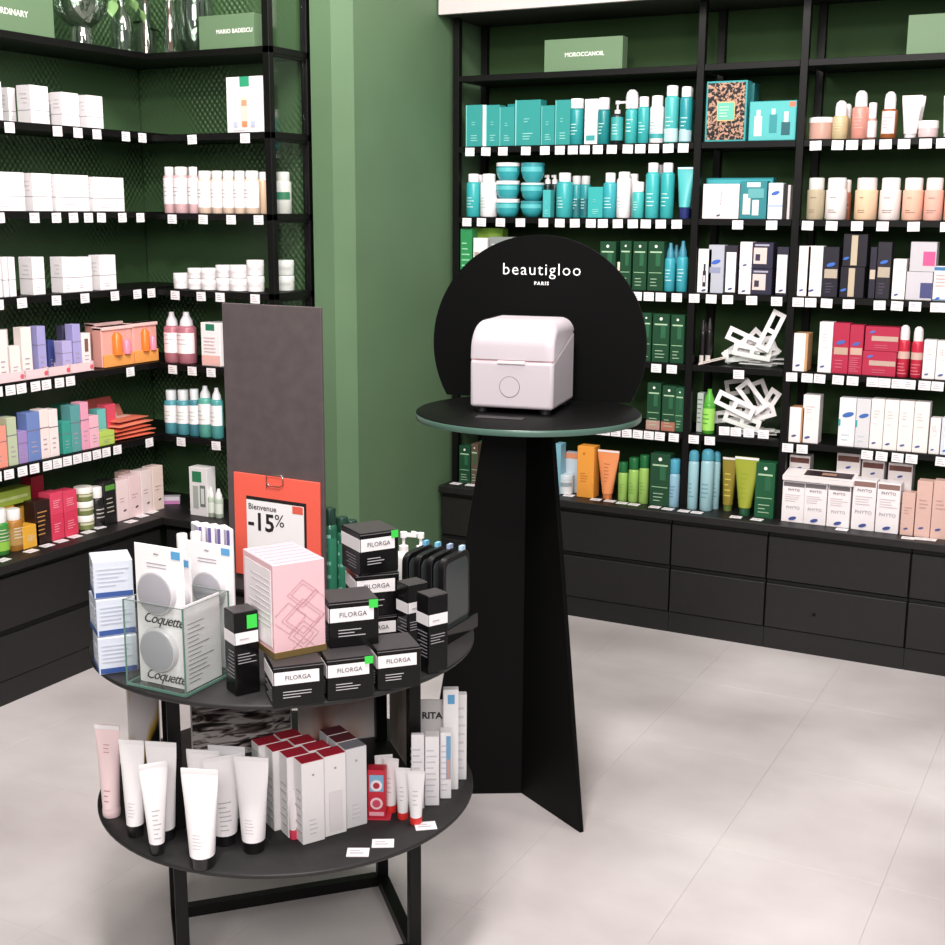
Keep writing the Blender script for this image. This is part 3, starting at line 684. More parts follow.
for x0, x1, yt, st in ((664, 674.5, 243, .012), (670, 680, 245, .08), (676, 687, 241, .012)): tb(s, x0, x1, yt, '3a9fae', '3f8aa0', 'slim blue-teal spray bottle' if st < .05 else 'blue spray bottle in the second row', .3, 'cone', set=st, capr=.7)
s = RS['A', 4]
gbox(s, 640, 650, 313); gbox(s, 651.5, 668, 314); gbox(s, 669.5, 683, 315)
s = RS['A', 5]
gbox(s, 646, 659.5, 383, low='b08a80'); gbox(s, 661, 674.5, 386, 'dark green carton with a pale photo print', low='a86a58'); gbox(s, 676, 684.5, 388, 'narrow green carton', c='205438')
s = RS['A', 'd']
gbox(s, 459, 470, 446); gbox(s, 471, 477.5, 444, c='5a4a3e', desc='brown and green carton'); gbox(s, 479, 486, 441, set=.06, desc='dark green carton in the second row')
put(s, carton, 553.5, 560, 444, 'slim light blue carton', 'carton', '7fb4c6', GL, d=.05)
put(s, carton, 563.5, 579, 453, 'white and pale blue carton behind a jar', 'carton', 'c9d6e0', [('r', 0, 1, .86, 1, 'e0906a')], d=.045, set=.07)
put(s, jar, 559, 573, 474, 'small white jar with a blue-grey label', 'jar', 'e4e6e8', 'c8d4da', .3, .95, lab='9aa6ae')
put(s, carton, 576.5, 593, 446.5, 'orange carton', 'carton', 'f0a040', [('disc', .4, .86, .07, 'c87828'), ('lines', .2, .7, .3, .5, 4, 'c87828')], d=.06)
put(s, tube, 594.5, 616, 451, 'orange squeeze tube', 'tube', 'e8935e', 'd87e48', .12, d=.045, lines=[(.3, .7, .3, .8, 6, 'b86838')])
for x0, x1, yt in ((618, 627, 462), (628, 638, 457.5), (638.5, 648, 455)): tb(s, x0, x1, yt, '98c060', '1a6434', 'slim lime bottle with a green cap', .24, capr=.95, lc='7aa84a')
gbox(s, 649, 668.5, 454, 'large dark green carton with a white star')
tb(s, 669, 679.5, 459, '8fb8cc', '4a9ab4', 'pale blue bottle with a blue cap', .28, capr=.95, lc='5a8aa0')
# ------------------------------------------------------------------ back wall, middle bay
M_ORN = noise_mat('ornate_print', '15161c', 'b98f78', 120, .35, 0, 4, lo=.5, hi=.56)
s = RS['B', 1]
t, hh = put(s, carton, 704.5, 745, 81, 'tall ornate gift box with teal border', 'gift box', '3a9a9c', None, d=.06)
u0, _ = s.col(704.5, .012); u1, _ = s.col(745, .012); w = u1-u0
G().box(-w/2+.006, w/2-.006, -.0306, -.0298, .006, hh-.006).build('ornate_panel', M_ORN, t)
G().box(-w*.22, w*.22, -.0314, -.0304, hh*.34, hh*.66).build('plaque_border', mat('c9b07a'), t)
deco(t, w, hh, .06, [('r', .3, .7, .36, .64, '63b8a4'), ('lines', .34, .66, .4, .6, 4, 'c9dcc0')], yf=-.0316)
put(s, carton, 745, 752, 83, 'teal carton behind the ornate box', 'carton', '1d6a6c', None, d=.06, set=.07)
t, hh = put(s, carton, 748, 795, 101, 'teal gift box with three bottles printed', 'gift box', '3aa0a2', [('r', .02, .98, .02, .98, '52b0b0'), ('r', .84, .98, .84, .97, 'd8755a'), ('r', .12, .28, .12, .62, 'dff0ec'), ('r', .16, .24, .62, .78, 'e8f4f0'), ('r', .44, .6, .2, .66, '2f8a90'), ('r', .48, .56, .66, .8, 'd0e8e4'), ('r', .7, .88, .14, .46, '1f5a62'), ('r', .75, .84, .46, .72, 'd8e8e8')], d=.05)
s = RS['B', 2]
t, hh = put(s, carton, 700.5, 767, 178, 'wide teal gift set carton in the back', 'gift box', '1f7f86', [('r', .02, .98, .86, .96, '3aa0a8')], d=.04, set=.07)
put(s, carton, 702, 738, 184, 'white square box with fine print', 'carton', 'efe9ea', [('lines', .2, .85, .3, .7, 6, 'cfc4c8'), ('r', .5, .515, .4, .8, '55505a'), ('logo', .45, .1, .1, '5a5068')], d=.045)
put(s, carton, 739, 765.5, 181, 'teal swirl box with two small white bottles', 'gift box', '2f8088', [('r', .25, .75, .84, .96, 'dff0f0'), ('r', .12, .4, .12, .66, 'e8d4cc'), ('r', .48, .72, .1, .5, 'dce8ee'), ('r', .3, .9, .55, .8, '5fa4a8')], d=.04)
put(s, carton, 767, 781.5, 183, 'white carton with a blue emblem', 'carton', 'dfe4ee', [('logo', .5, .72, .5, '3a64b8'), ('r', 0, 1, .35, .4, 'a8b8d8')], d=.04)
put(s, carton, 782.5, 786, 184, 'thin dark carton', 'carton', '241f20', None, d=.04); put(s, carton, 786.3, 789, 185, 'thin grey carton', 'carton', 'c8c2c2', None, d=.04)
s = RS['B', 3]
LGd = ('logo', .5, .06, .28, '44507a')
t, hh = put(s, carton, 692.5, 706, 249, 'white carton with a dark bottle drawing', 'carton', 'ece7ea', [('r', .38, .62, .14, .5, '2a2630'), ('r', .43, .57, .5, .66, '2a2630'), ('r', .43, .57, .24, .4, 'd8d2d6'), LGd], d=.04)
put(s, carton, 707, 722.5, 245, 'silver grey carton with a blue emblem', 'carton', 'b4b6c2', [('logo', .5, .65, .5, '3a64c0'), ('r', .1, .8, .42, .54, '8f94b0')], d=.045)
put(s, carton, 724, 735.5, 245.5, 'slim white carton with a black top', 'carton', '2c2833', [('r', .08, .92, .03, .86, 'efe9ec'), ('logo', .5, .1, .34, '44507a')], d=.04)
for k, (x0, yt, nm) in enumerate(((738, 268.5, 'lower'), (738, 242, 'upper'))):
    dz = 0 if k == 0 else hA+.0008
    _, hA = put(s, carton, x0, 750, yt, nm+' white carton beside the photo box', 'carton', 'efe9ec', [('logo', .45, .12, .3, '44507a'), ('lines', .2, .8, .4, .8, 4, 'd8d0d6')], d=.05, dz=dz)
    put(s, carton, 750.6, 771, yt+.5, nm+' navy box with a photo print', 'carton', '2b293e', [('r', .06, .7, .18, .8, 'd8c6c2'), ('r', .15, .38, .3, .55, '3a3046'), ('r', .1, .8, .86, .93, 'a8a4b8')], d=.05, dz=dz)
put(s, carton, 775, 786.5, 247, 'slim white carton with a navy top by the post', 'carton', '2c2a3a', [('r', .04, .9, .05, .84, 'efe8e6'), ('logo', .48, .1, .36, '44507a')], d=.04)
# acrylic bins of cut paper shelf labels
def rect_ring(o, w, h, m, win, t=.0012, holes=1):
    "a paper strip with punched windows, lying in its own xy plane"
    g = G(); b = win; n = holes
    xs = [-w/2]
    cw = (w-b*(n+1))/n
    g.box(-w/2, w/2, -h/2, -h/2+b, 0, t); g.box(-w/2, w/2, h/2-b, h/2, 0, t)
    for i in range(n+1):
        x = -w/2+i*(cw+b); g.box(x, x+b, -h/2+b, h/2-b, 0, t)
    return g.build('paper_frame', m, o)
def bin_(sh, x0, x1, yt, desc, seed, back=.14):
    rnd = random.Random(seed)
    u0, _ = sh.col(x0, .02); u1, _ = sh.col(x1, .02); w = u1-u0; h = sh.top((x0+x1)/2, yt, .02)-sh.z
    t = empty('acrylic_bin'); d = back
    for b in ((-w/2, w/2, -d/2, -d/2+.003, 0, h), (-w/2, w/2, d/2-.003, d/2, 0, h*1.4), (-w/2, -w/2+.003, -d/2+.003, d/2-.003, 0, h), (w/2-.003, w/2, -d/2+.003, d/2-.003, 0, h), (-w/2, w/2, -d/2, d/2, -.0001, .003)):
        G().box(*b).build('panel', M_CLEAR, t)
    sh.place(t, (u0+u1)/2, .02+d/2, .0004); reg(t, desc, 'bin', sh.phrase, (x0, 0))
    return t, (u0+u1)/2, w, h, d
def strips(sh, u, w, d, n, seed, desc):
    "strips lying flat on top of one another at the bottom of a bin"
    rnd = random.Random(seed)
    for i in range(n):
        o = empty('cut_label_strip'); rect_ring(o, rnd.uniform(.10, .14), rnd.uniform(.045, .06), mat(rnd.choice(('eeeaea', 'f2eff0', 'e2dcdc')), .6), .014, holes=rnd.choice((1, 2)), t=.0022)
        sh.place(o, u+rnd.uniform(-.2, .2)*w, .02+d/2+rnd.uniform(-.015, .015), .0045+.0045*i); o.rotation_euler = (0, 0, R(rnd.uniform(-18, 18)))
        reg(o, desc, 'paper strip', sh.phrase, (proj(o.location)[0], 0), 'loose paper strips')
def strip_at(sh, x, y, setb, w, h, roll, holes, desc, c='efebeb'):
    P = on(1, sh.front+setb, x, y); o = empty('cut_label_strip', P); rect_ring(o, w, h, mat(c, .6), .016, holes=holes)
    o.rotation_euler = (R(86), R(roll), 0); reg(o, desc, 'paper strip', sh.phrase, (x, 0), 'loose paper strips')
s = RS['B', 4]
for x0, x1, yt in ((692.5, 698, 322), (699, 704.5, 320), (705, 711.5, 318)): put(s, bottle, x0, x1, yt, 'black glossy bottle in the shadow', 'bottle', '151314', '2a2526', .25, 'cone', set=.04+.02*(x0 % 3), lab=(.05, .2, 'c8c0bc', .5))
t, u, w, h, d = bin_(s, 727, 781, 350, 'clear acrylic bin of cut paper strips', 3)
strips(s, u, w, d, 6, 11, 'white strip flat in the upper bin')
for x, y, st, w_, h_, rl, n_, ds in ((771, 331, .038, .15, .052, -66, 2, 'tall white strip leaning on the right post'), (745, 340, .055, .14, .05, 22, 2, 'slanted white strip in front'), (757, 346, .075, .13, .055, -14, 2, 'level white strip in the middle'), (738, 350, .095, .12, .05, -36, 2, 'white strip tilted left'), (764, 344, .115, .13, .05, 40, 1, 'white frame tilted at the back'), (752, 352, .047, .14, .045, 8, 2, 'white strip low in front'), (762, 353, .085, .12, .05, -24, 1, 'white frame low on the right'), (742, 355, .066, .13, .045, -8, 2, 'white strip low on the left')): strip_at(s, x, y, st, w_, h_, rl, n_, ds)
P = on(1, s.front+.03, 712, 364); o = empty('cut_label_strip', P); o.location.z = s.z+.0165; rect_ring(o, .10, .035, mat('e8dcd4', .6), .012, holes=1); o.rotation_euler = (R(8), R(-16), R(12)); reg(o, 'folded white strip lying left of the bin', 'paper strip', s.phrase, (712, 0), 'loose paper strips')
s = RS['B', 5]
put(s, carton, 696, 702, 393, 'narrow pale carton behind the green bottle', 'carton', 'b8c4bc', [('lines', .1, .9, .2, .9, 6, '6a7a70')], d=.04, set=.05)
put(s, bottle, 702, 714, 389, 'bright green bottle with a tapered neck', 'bottle', '4a9e30', '58b03a', .3, 'cone', lab=(.08, .58, '9ad860'), dec=[('lines', .2, .8, .2, .5, 3, '4a9a34')])
t, u, w, h, d = bin_(s, 716, 778, 418, 'clear acrylic bin with white tags heaped high', 5)
strips(s, u, w, d, 6, 21, 'white strip flat in the lower bin')
for x, y, st, w_, h_, rl, n_, ds, c_ in ((735, 405, .038, .15, .055, 22, 2, 'wide white strip crossing the lower bin', 'f0ecec'), (752, 397, .055, .125, .06, 50, 1, 'white frame standing upright', 'eeeaea'), (768, 404, .075, .12, .045, -60, 2, 'white strip leaning right', 'ebe6e6'), (747, 411, .095, .14, .05, 6, 2, 'level white strip at the back', 'e6e0e0'), (737, 387, .118, .09, .06, -12, 1, 'grey paper frame at the very back', 'b8b4b2'), (742, 421, .047, .14, .045, 14, 2, 'white strip low in front', 'eeeaea'), (758, 414, .065, .13, .05, -20, 2, 'white frame low on the right', 'e8e2e2'), (762, 396, .106, .12, .055, 66, 1, 'upright white frame at the back', 'dcd6d6'), (728, 416, .085, .11, .045, -10, 1, 'white frame low on the left', 'e9e4e4')): strip_at(s, x, y, st, w_, h_, rl, n_, ds, c_)
s = RS['B', 'd']
for x0, x1, yt, st in ((687, 697, 450, .012), (699.5, 712, 449, .012), (711, 718.5, 451, .06)): tb(s, x0, x1, yt, '9cc4cc', '4a94a8', 'slim pale blue aerosol can' if st < .05 else 'pale aerosol can in the second row', .16, 'dome', set=st, capr=.95, lc='6a9aa8')
put(s, tube, 719, 733, 458, 'olive amber squeeze tube', 'tube', '8a7a2a', '6a7a3a', .12, d=.04, set=.05, lines=[(.2, .8, .2, .8, 5, 'c8b84a')])
put(s, tube, 730.5, 754.5, 458, 'yellow-green translucent squeeze tube', 'tube', '979f34', '28583c', .14, d=.05, set=.005, lines=[(.25, .75, .2, .8, 6, '8a9a2a')])
gbox(s, 756, 775, 463, 'dark green carton beside the yellow tube', c='185434')
# ------------------------------------------------------------------ back wall, right bay
s = RS['C', 1]
put(s, jar, 805, 830, 118, 'wide rose beige jar with a white lid', 'jar', 'c39a8c', 'eae4e4', .24, .95)
tb(s, 831.5, 847.5, 101, 'c4b28a', WH, 'pale gold bottle with a white pump cap', .38, 'dome', capr=.72, lc='d8cca8')
tb(s, 842, 851, 104, 'c8b490', 'e9e4e4', 'gold bottle in the second row', .38, 'dome', set=.07)
tb(s, 850.5, 867.5, 91, 'cf8d80', WH, 'coral glass bottle with a white pump cap', .32, 'dome', capr=.72, lc='e0a8a0')
tb(s, 866, 876, 103, 'b98a80', WH, 'small bottle with a square white cap', .42, 'flip', (.05, .5, 'e8dce0'), set=.03)
tb(s, 880, 896, 92, '9a5a2e', WH, 'amber bottle with a white pump cap', .36, 'dome', (.1, .58, 'e4d8dc', .6), capr=.72, lc='b8a098')
put(s, tube, 898.5, 919, 95, 'white squeeze tube', 'tube', 'efeaea', 'efeaea', .1, d=.045, lines=[(.35, .65, .6, .8, 3, 'c8c0c0')])
put(s, tube, 903, 922, 96, 'white squeeze tube in the second row', 'tube', 'e9e4e4', 'efeaea', .1, d=.04, set=.07)
put(s, jar, 917.5, 938, 121, 'low pale pink jar with a white lid', 'jar', 'd9bfc0', 'e9e4e2', .45, .95)
put(s, tube, 940, 957, 95, 'white tube at the picture edge', 'tube', 'e4e0de', 'efeaea', .1, d=.045)
s = RS['C', 2]
for x0, x1, c, cp, nm in ((806, 823.5, 'b9ab90', 'd4d0ce', 'clear amber bottle with a milky cap'), (824.5, 846, 'efe8e6', 'efeaea', 'plain white bottle'), (853.5, 876.5, 'ecc9a8', 'e6dcda', 'peach bottle'), (878, 899.5, 'f0e6e2', 'f0eceb', 'cream bottle'), (901, 922, 'f0bda6', 'eadfdc', 'salmon bottle'), (922.5, 942, 'f0b8a8', 'e8dcd8', 'pink bottle'), (943, 960, 'eeb8a8', 'e8dcd8', 'pink bottle')):
    put(s, bottle, x0, x1, 178, nm+(' with a milky cap' if 'cap' not in nm else ''), 'bottle', c, cp, .27, lab=None, dec=[('lines', .3, .65, .16, .26, 2, '8a6a60'), ('lines', .35, .6, .5, .56, 1, '8a6a60')], capr=.86, shd=.03)
tb(s, 842, 850, 180, 'a8624a', 'e8d8d2', 'terracotta bottle in the second row', .3, set=.07)
s = RS['C', 3]
PB = lambda c='4a5a94': [('logo', .35, .12, .3, c), ('lines', .2, .8, .5, .52, 1, 'cfc6c4'), ('lines', .2, .7, .62, .8, 3, 'd8cfce')]
for x0, x1 in ((793, 805, ), (805.6, 820.5)): put(s, carton, x0, x1, 246, 'tall white carton with blue emblem', 'carton', 'eee7e5', PB(), d=.05)
NV = lambda: [('logo', .5, .65, .5, '3a6ac0'), ('r', .1, .95, .38, .56, 'b3a594'), ('lines', .2, .8, .08, .3, 4, '5a4f66')]
put(s, carton, 821.5, 836.5, 247, 'navy carton with a beige band', 'carton', '211d2a', NV(), d=.05)
_, h1 = put(s, carton, 839, 863, 267, 'lower dark violet box of the pair', 'carton', '1c1822', [('r', .34, .6, .04, .96, 'bfae97'), ('logo', .16, .25, .22, '3a6ac0')], d=.055)
put(s, carton, 840, 864, 234, 'upper dark violet box of the pair', 'carton', '1c1822', [('r', .34, .6, .04, .96, 'bfae97'), ('logo', .16, .25, .22, '3a6ac0')], d=.055, dz=h1+.001)
put(s, carton, 867.5, 874, 247, 'slim navy carton', 'carton', '262130', [('r', .1, .9, .38, .56, 'c3b4a3')], d=.05)
put(s, carton, 874.6, 888.5, 242, 'tall navy carton with a beige band', 'carton', '242029', NV(), d=.05)
put(s, carton, 891, 904, 259, 'short white carton with a dark cap behind', 'carton', 'efe8e5', PB(), d=.045)
_, h1 = put(s, carton, 905, 931, 272, 'lower silver grey box with a navy square', 'carton', 'c9c5cc', [('r', .55, 1, .08, .62, '454878')], d=.055)
put(s, carton, 907, 933, 242, 'upper silver grey box with a pink square', 'carton', 'c6c2c8', [('r', .5, .96, .2, .68, 'd8568c')], d=.055, dz=h1+.001)
put(s, carton, 932, 953, 266.5, 'white carton with a blue top band', 'carton', 'efe9ea', [('r', 0, 1, .88, .98, '3a78a8'), ('logo', .25, .08, .2, '3a64c0'), ('r', 0, 1, .02, .05, '3a78a8'), ('lines', .1, .9, .4, .8, 4, 'd8a8a0')], d=.05)
s = RS['C', 4]
put(s, carton, 788, 802, 333, 'white carton with a tan side', 'carton', 'c79a70', [('r', 0, .82, 0, 1, 'efe9ea'), ('logo', .35, .15, .3, '44507a')], d=.07)
put(s, carton, 817, 830.5, 322, 'tall white carton left of the red ones', 'carton', 'efe8e8', PB(), d=.05)
RD = 'b22a48'
put(s, carton, 831, 847, 323, 'red carton with a blue emblem', 'carton', RD, [('logo', .5, .62, .5, '4a64b0'), ('r', .1, .95, .38, .52, 'c0a08c'), ('lines', .2, .7, .1, .3, 3, 'd06a80')], d=.05)
put(s, carton, 847.5, 861, 325, 'slim red carton with a blue emblem', 'carton', RD, [('logo', .5, .62, .5, '4a64b0'), ('r', .1, .95, .4, .54, 'c8a898'), ('lines', .1, .9, .05, .36, 7, 'd8788c')], d=.05)
RB = [('r', .2, .98, .42, .62, 'c0a496'), ('logo', .22, .78, .16, '5a6ab8'), ('lines', .3, .9, .1, .3, 2, 'd0687e')]
_, h1 = put(s, carton, 861.5, 895, 351.5, 'lower wide red box', 'carton', RD, RB, d=.06); put(s, carton, 862.5, 896, 327, 'upper wide red box', 'carton', RD, RB, d=.06, dz=h1+.001)
for x0, x1, yt in ((896, 908, 325), (909.5, 921.5, 326.5)): put(s, bottle, x0, x1, yt, 'red bottle with a white cone cap', 'bottle', 'c02a42', 'e8dfe0', .27, 'dome', lab=(.36, .5, 'd0b0a4'), dec=[('lines', .2, .8, .05, .3, 4, 'e07a88')], capr=.8)
put(s, carton, 921.5, 934, 340, 'short white carton right of the red bottles', 'carton', 'ece6e6', PB(), d=.045); put(s, carton, 934.6, 950, 341, 'short white carton cut by the picture edge', 'carton', 'e9e3e3', PB(), d=.045)
s = RS['C', 5]
put(s, carton, 784.5, 799, 407, 'small white carton with a tan side', 'carton', 'c08a64', [('r', 0, .78, 0, 1, 'efe8e8'), ('logo', .35, .18, .3, '44507a')], d=.06)
put(s, carton, 801, 817.5, 395, 'tall white carton standing apart', 'carton', 'ece4e4', PB(), d=.055)
BLm = lambda: [('logo', .55, .66, .6, '3a68b0'), ('lines', .2, .7, .1, .3, 2, 'c8d0d8'), ('r', 0, .12, .42, .56, '3aa0a0')]
put(s, carton, 837, 853.5, 398, 'white carton with a large blue emblem', 'carton', 'ece9ec', BLm(), d=.05); put(s, carton, 854, 868, 399, 'pale grey carton with a large blue emblem', 'carton', 'd8d6da', BLm(), d=.05)
for x0, x1, yt in ((868.6, 881.5, 399), (882, 896, 400), (896.5, 911, 401), (911.5, 926.5, 402)): put(s, carton, x0, x1, yt, 'tall cream carton in the tight row', 'carton', 'efe8e5', PB(), d=.05)
put(s, carton, 928, 938.5, 418, 'short white carton after the tight row', 'carton', 'ece6e6', PB(), d=.045); put(s, carton, 939.5, 953, 418, 'short blue-tinted carton at the picture edge', 'carton', 'dde0ea', PB('3a68c0'), d=.045)
s = RS['C', 'd']
FB = lambda k: [('r', .04, .96, .87, .97, ('8a6a62' if k > 2 else '6a6468')), ('text', 'PHYTO', .5, .79, .085, '6a6268'), ('lines', .12, .9, .5, .7, 4, 'd0c6c8'), ('text', 'PHYTO', .5, .36, .10, 'a8a2aa'), ('logo', .5, .1, .3, '3f4f94')]
for k, (x0, x1, yt) in enumerate(((779, 801.5, 481), (802.5, 825, 483), (826, 848.5, 485), (850.5, 873.5, 480), (874.5, 897.5, 483))):
    put(s, carton, x0, x1, yt, ('white colour box under the lid stand', 'white colour box with a brown flap')[k > 2], 'carton', 'efe8ea', FB(k), d=.06, set=.004)
for x0, x1, yt in ((786, 806, 455), (833, 856, 453), (858, 880, 460), (884, 908, 463)): put(s, carton, x0, x1, yt, 'white colour box in the back row', 'carton', 'e6dedd', [('r', .04, .96, .88, .96, '6a4038'), ('logo', .5, .8, .2, '3f4f94')], d=.06, set=.085)
# lid stand over the first three boxes
u0 = s.lim[0]; u1, _ = s.col(851, .0); w = u1-u0; zt = max(s.top(790, 481, .004), s.top(814, 483, .004), s.top(837, 485, .004))-s.z+.0125
t = empty('lid_stand'); T = Matrix.Translation((0, -.012, zt+.001)) @ Matrix.Rotation(R(9), 4, 'X')
G().box(-w/2, w/2, 0, .09, 0, .004, 0, T).box(-w/2, w/2, -.001, .003, -.012, .004, 0, T).build('lid', mat('f0eaea'), t)
G().box(-w*.22, w*.45, -.0+.025, .078, .0042, .0052, 0, T).build('photo_print', mat('33262a'), t); G().box(w*.02, w*.22, .04, .062, .005, .0058, 0, T).build('photo_print', mat('b08878'), t)
G().box(-w/2, -w/2+.004, .0625, .078, -zt, 0, 0, Matrix.Translation((0, 0, zt))).build('side_panel', mat('e9e2e2'), t); G().box(w/2-.004, w/2, .0625, .078, -zt, 0, 0, Matrix.Translation((0, 0, zt))).build('side_panel', mat('e9e2e2'), t)
s.place(t, (u0+u1)/2, .004, .0004); reg(t, 'white slanted lid stand over the colour boxes', 'stand', s.phrase, (777, 0))
for x0, x1, yt in ((899.5, 912.5, 493), (913.5, 929, 481), (929.6, 947, 481)): put(s, carton, x0, x1, yt, 'beige carton with a blue emblem', 'carton', 'd8b3a8', [('logo', .42, .16, .3, '4a5290'), ('lines', .2, .8, .5, .7, 3, 'c09a90')], d=.05, set=.004)
for x, y in ((456, 483.5), (471, 485), (569, 495.5), (596, 499.5), (610, 501), (622, 503), (634, 504.5), (655, 507), (668, 509), (684, 511), (697, 512.5), (736, 517), (757, 519.5), (842, 529.5), (908, 538), (921, 538.7), (930, 539.5)): card(x, y, DECKZ, R(random.uniform(-5, 5)), 'back wall counter')
# ------------------------------------------------------------------ sign boxes and vases on the sign shelves
def sign(sh, x0, x1, yt, txt, desc, set=.03, off=.0, sz=.022):
    u0, _ = sh.col(x0, set); u1, _ = sh.col(x1, set); w = u1-u0; h = sh.top((x0+x1)/2, yt, set)-sh.z
    t = empty('brand_sign'); G().box(-w/2, w/2, 0, .05, 0, h).build('block', mat('647f5f', .6), t, 0, .001)
    if txt: text(txt, sz, mat('eef0ea', .5), t, (off, -.0008, h*.5), space=1.0, bold=.0004)
    sh.place(t, (u0+u1)/2, set, .0004); reg(t, desc, 'sign', sh.phrase, (x0, 0))
sign(LS[0], -40, 55, -9, 'THE ORDINARY', 'green sign block at the far left edge', off=-.015, sz=.026)
sign(BS[0], 199.5, 254, 14.5, 'MARIO BADESCU', 'green sign block with white lettering', set=.02, off=.035, sz=.0195)
sign(RS['A', 0], 544, 622, 38, 'MOROCCANOIL', 'green sign block with white lettering', set=.02, off=.006, sz=.021)
sign(RS['C', 0], 906, 985, 13, '', 'plain green sign block', set=.02)
def vase(sh, x, prof, setb, desc, stems=None, name='glass_vase'):
    u, _ = sh.col(x, setb); t = empty(name)
    out = prof; inn = [(max(r-.003, .001), z+.003) for r, z in reversed(prof)]
    G().lathe(out+inn, 28, capt=False, capb=False).build('glass', M_GLASS, t, 50)
    for pts, r, c in stems or (): G().tube(pts, r, 6).build('stem', mat(c, .6), t, 60)
    sh.place(t, u, setb, .0006); reg(t, desc, 'vase', sh.phrase, (x, 0)); return t
goblet = [(.036, 0), (.036, .048), (.032, .055), (.06, .075), (.088, .11), (.097, .16), (.095, .26)]
vase(LS[0], 82, goblet, .06, 'wide clear glass goblet on a short foot')
jug = [(.036, 0), (.038, .01), (.038, .09), (.03, .12), (.014, .14), (.014, .17), (.017, .175)]
def leaf(t, P, yaw, pitch, s=.05, c='8fb878'):
    g = G(); n = 6; pts = []
    for i in range(n+1):
        v = i/n; wd = math.sin(math.pi*v**.8)*.42*s
        for k in (-1, 0, 1): pts.append((k*wd, v*s, -.12*s*(v*v)*2+abs(k)*.1*s))
    g.add(pts, [(a*3+k, a*3+k+1, a*3+k+4, a*3+k+3) for a in range(n) for k in (0, 1)])
    o = g.build('leaf', mat(c, .45), t, 60); o.location = P; o.rotation_euler = (R(pitch), 0, R(yaw))
v = vase(LS[0], 123, jug, .035, 'clear bottle vase with a leafy vine', [([(0, 0, .012), (.005, 0, .08), (.0, 0, .15), (-.02, -.005, .17), (-.05, -.01, .155)], .0018, '8aa86a'), ([(.004, .004, .012), (-.006, 0, .07), (.004, 0, .16), (.03, 0, .178), (.07, 0, .165), (.10, 0, .14)], .0016, '8fb070')])
for P, yw, pt, s_ in (((-.02, -.005, .17), 70, -60, .05), ((-.048, -.01, .155), 110, -70, .055), ((.012, 0, .17), -20, 50, .04), ((.05, 0, .172), -80, -40, .045), ((.095, 0, .142), -100, -60, .04)): leaf(v, P, yw, pt, s_)
v = vase(LS[0], 147, [(.036, 0), (.038, .02), (.038, .1), (.02, .14), (.02, .22)], .17, 'clear vase with a brown root cutting', [([(0, 0, .01), (.008, 0, .06), (-.006, 0, .12), (.006, 0, .24)], [.010, .008, .006, .005], '9a6450'), ([(.0, 0.01, .01), (-.015, 0, .06), (-.005, 0, .12)], .004, 'a87058')])
for P, yw, pt, s_ in (((.01, 0, .13), 30, 10, .06), ((0, 0, .11), 200, 0, .06)): leaf(v, P, yw, pt, s_, '3f6a3a')
v = vase(BS[0], 171, [(.02, 0), (.026, .02), (.02, .08), (.016, .16), (.02, .26)], .03, 'slim clear vase with reddish stems', [([(0.003*k, .003*k, .006), (.005*k, 0, .10), (.009*k, 0, .30)], .0026, ('a8604c', 'b46c56', '96744e')[k+1]) for k in (-1, 0, 1)])
vase(BS[0], 196, [(.02, 0), (.045, .02), (.062, .07), (.066, .14), (.06, .24), (.055, .3)], .155, 'large clear rounded glass vase')

# ------------------------------------------------------------------ black pedestal with the cosmetic cooler
PC = Vector((-1.361, 2.909, 0)); PZ = 1.053
pd = empty('pedestal', PC); tag(pd, 'slim black three-finned pedestal with a round plate on top', 'pedestal')
for a in (-30, 90, 210):
    T = Matrix.Rotation(R(a), 4, 'Z')
    G().prism([(-.002, 0), (.268, 0), (.108, PZ-.020), (-.002, PZ-.020)], -.006, .006, 0, T).build('fin', M_POD, pd, 0, .001)
G().lathe([(.283, PZ-.020), (.287, PZ-.018), (.287, PZ-.003), (.283, PZ)], 72).build('plate', M_POD, pd, 50)
G().lathe([(.2872, PZ-.019), (.2885, PZ-.017), (.2885, PZ-.006), (.2872, PZ-.004)], 72, capb=False, capt=False).build('plate_edge', mat('4d6a5f', .3), pd, 50)
BYAW = R(12)
bn = Vector((math.sin(BYAW), -math.cos(BYAW), 0)); bt = Vector((math.cos(BYAW), math.sin(BYAW), 0))
OFF, BRAD, BCZ = .205, .2935, .145
bd = empty('round_sign', PC-bn*OFF+bt*-.024+Vector((0, 0, PZ)), BYAW); tag(bd, 'round black backboard with white lettering standing on the pedestal plate', 'sign')
a0 = math.asin(-BCZ/BRAD); pts = [(BRAD*math.cos(t), BCZ+BRAD*math.sin(t)) for t in [a0+(math.pi-2*a0)*i/72 for i in range(73)]]
G().prism([(x, max(z, .0004)) for x, z in pts], 0, .012).build('disc', mat('060606', .6, 0, .08), bd, 0, 0)
def local_px(o, yaw, x, y):
    "pixel -> local (x, z) on the front plane of an upright object"
    n_ = Vector((math.sin(yaw), -math.cos(yaw), 0)); d_ = CR*(x-472.5)+CU*(472.5-y)+CW*F
    q = CP+d_*((o.location-CP).dot(n_)/d_.dot(n_))-o.location
    return q.x*math.cos(yaw)+q.y*math.sin(yaw), q.z
lx, lz = local_px(bd, BYAW, 541.5, 270); l0 = local_px(bd, BYAW, 503, 270)[0]; l1 = local_px(bd, BYAW, 580.5, 270)[0]
t = text('beautigloo', .052, mat('f6f6f6', .5), bd, (lx, -.0006, lz), space=1.14, bold=-.0003)
wd = max(v.co.x for v in t.data.vertices)-min(v.co.x for v in t.data.vertices); t.scale = ((l1-l0)/wd,)*2+(1,)
lx2, lz2 = local_px(bd, BYAW, 541.5, 283.5)
text('PARIS', .0125, mat('f0f0f0', .5), bd, (lx2, -.0006, lz2), space=1.35, bold=.0004)
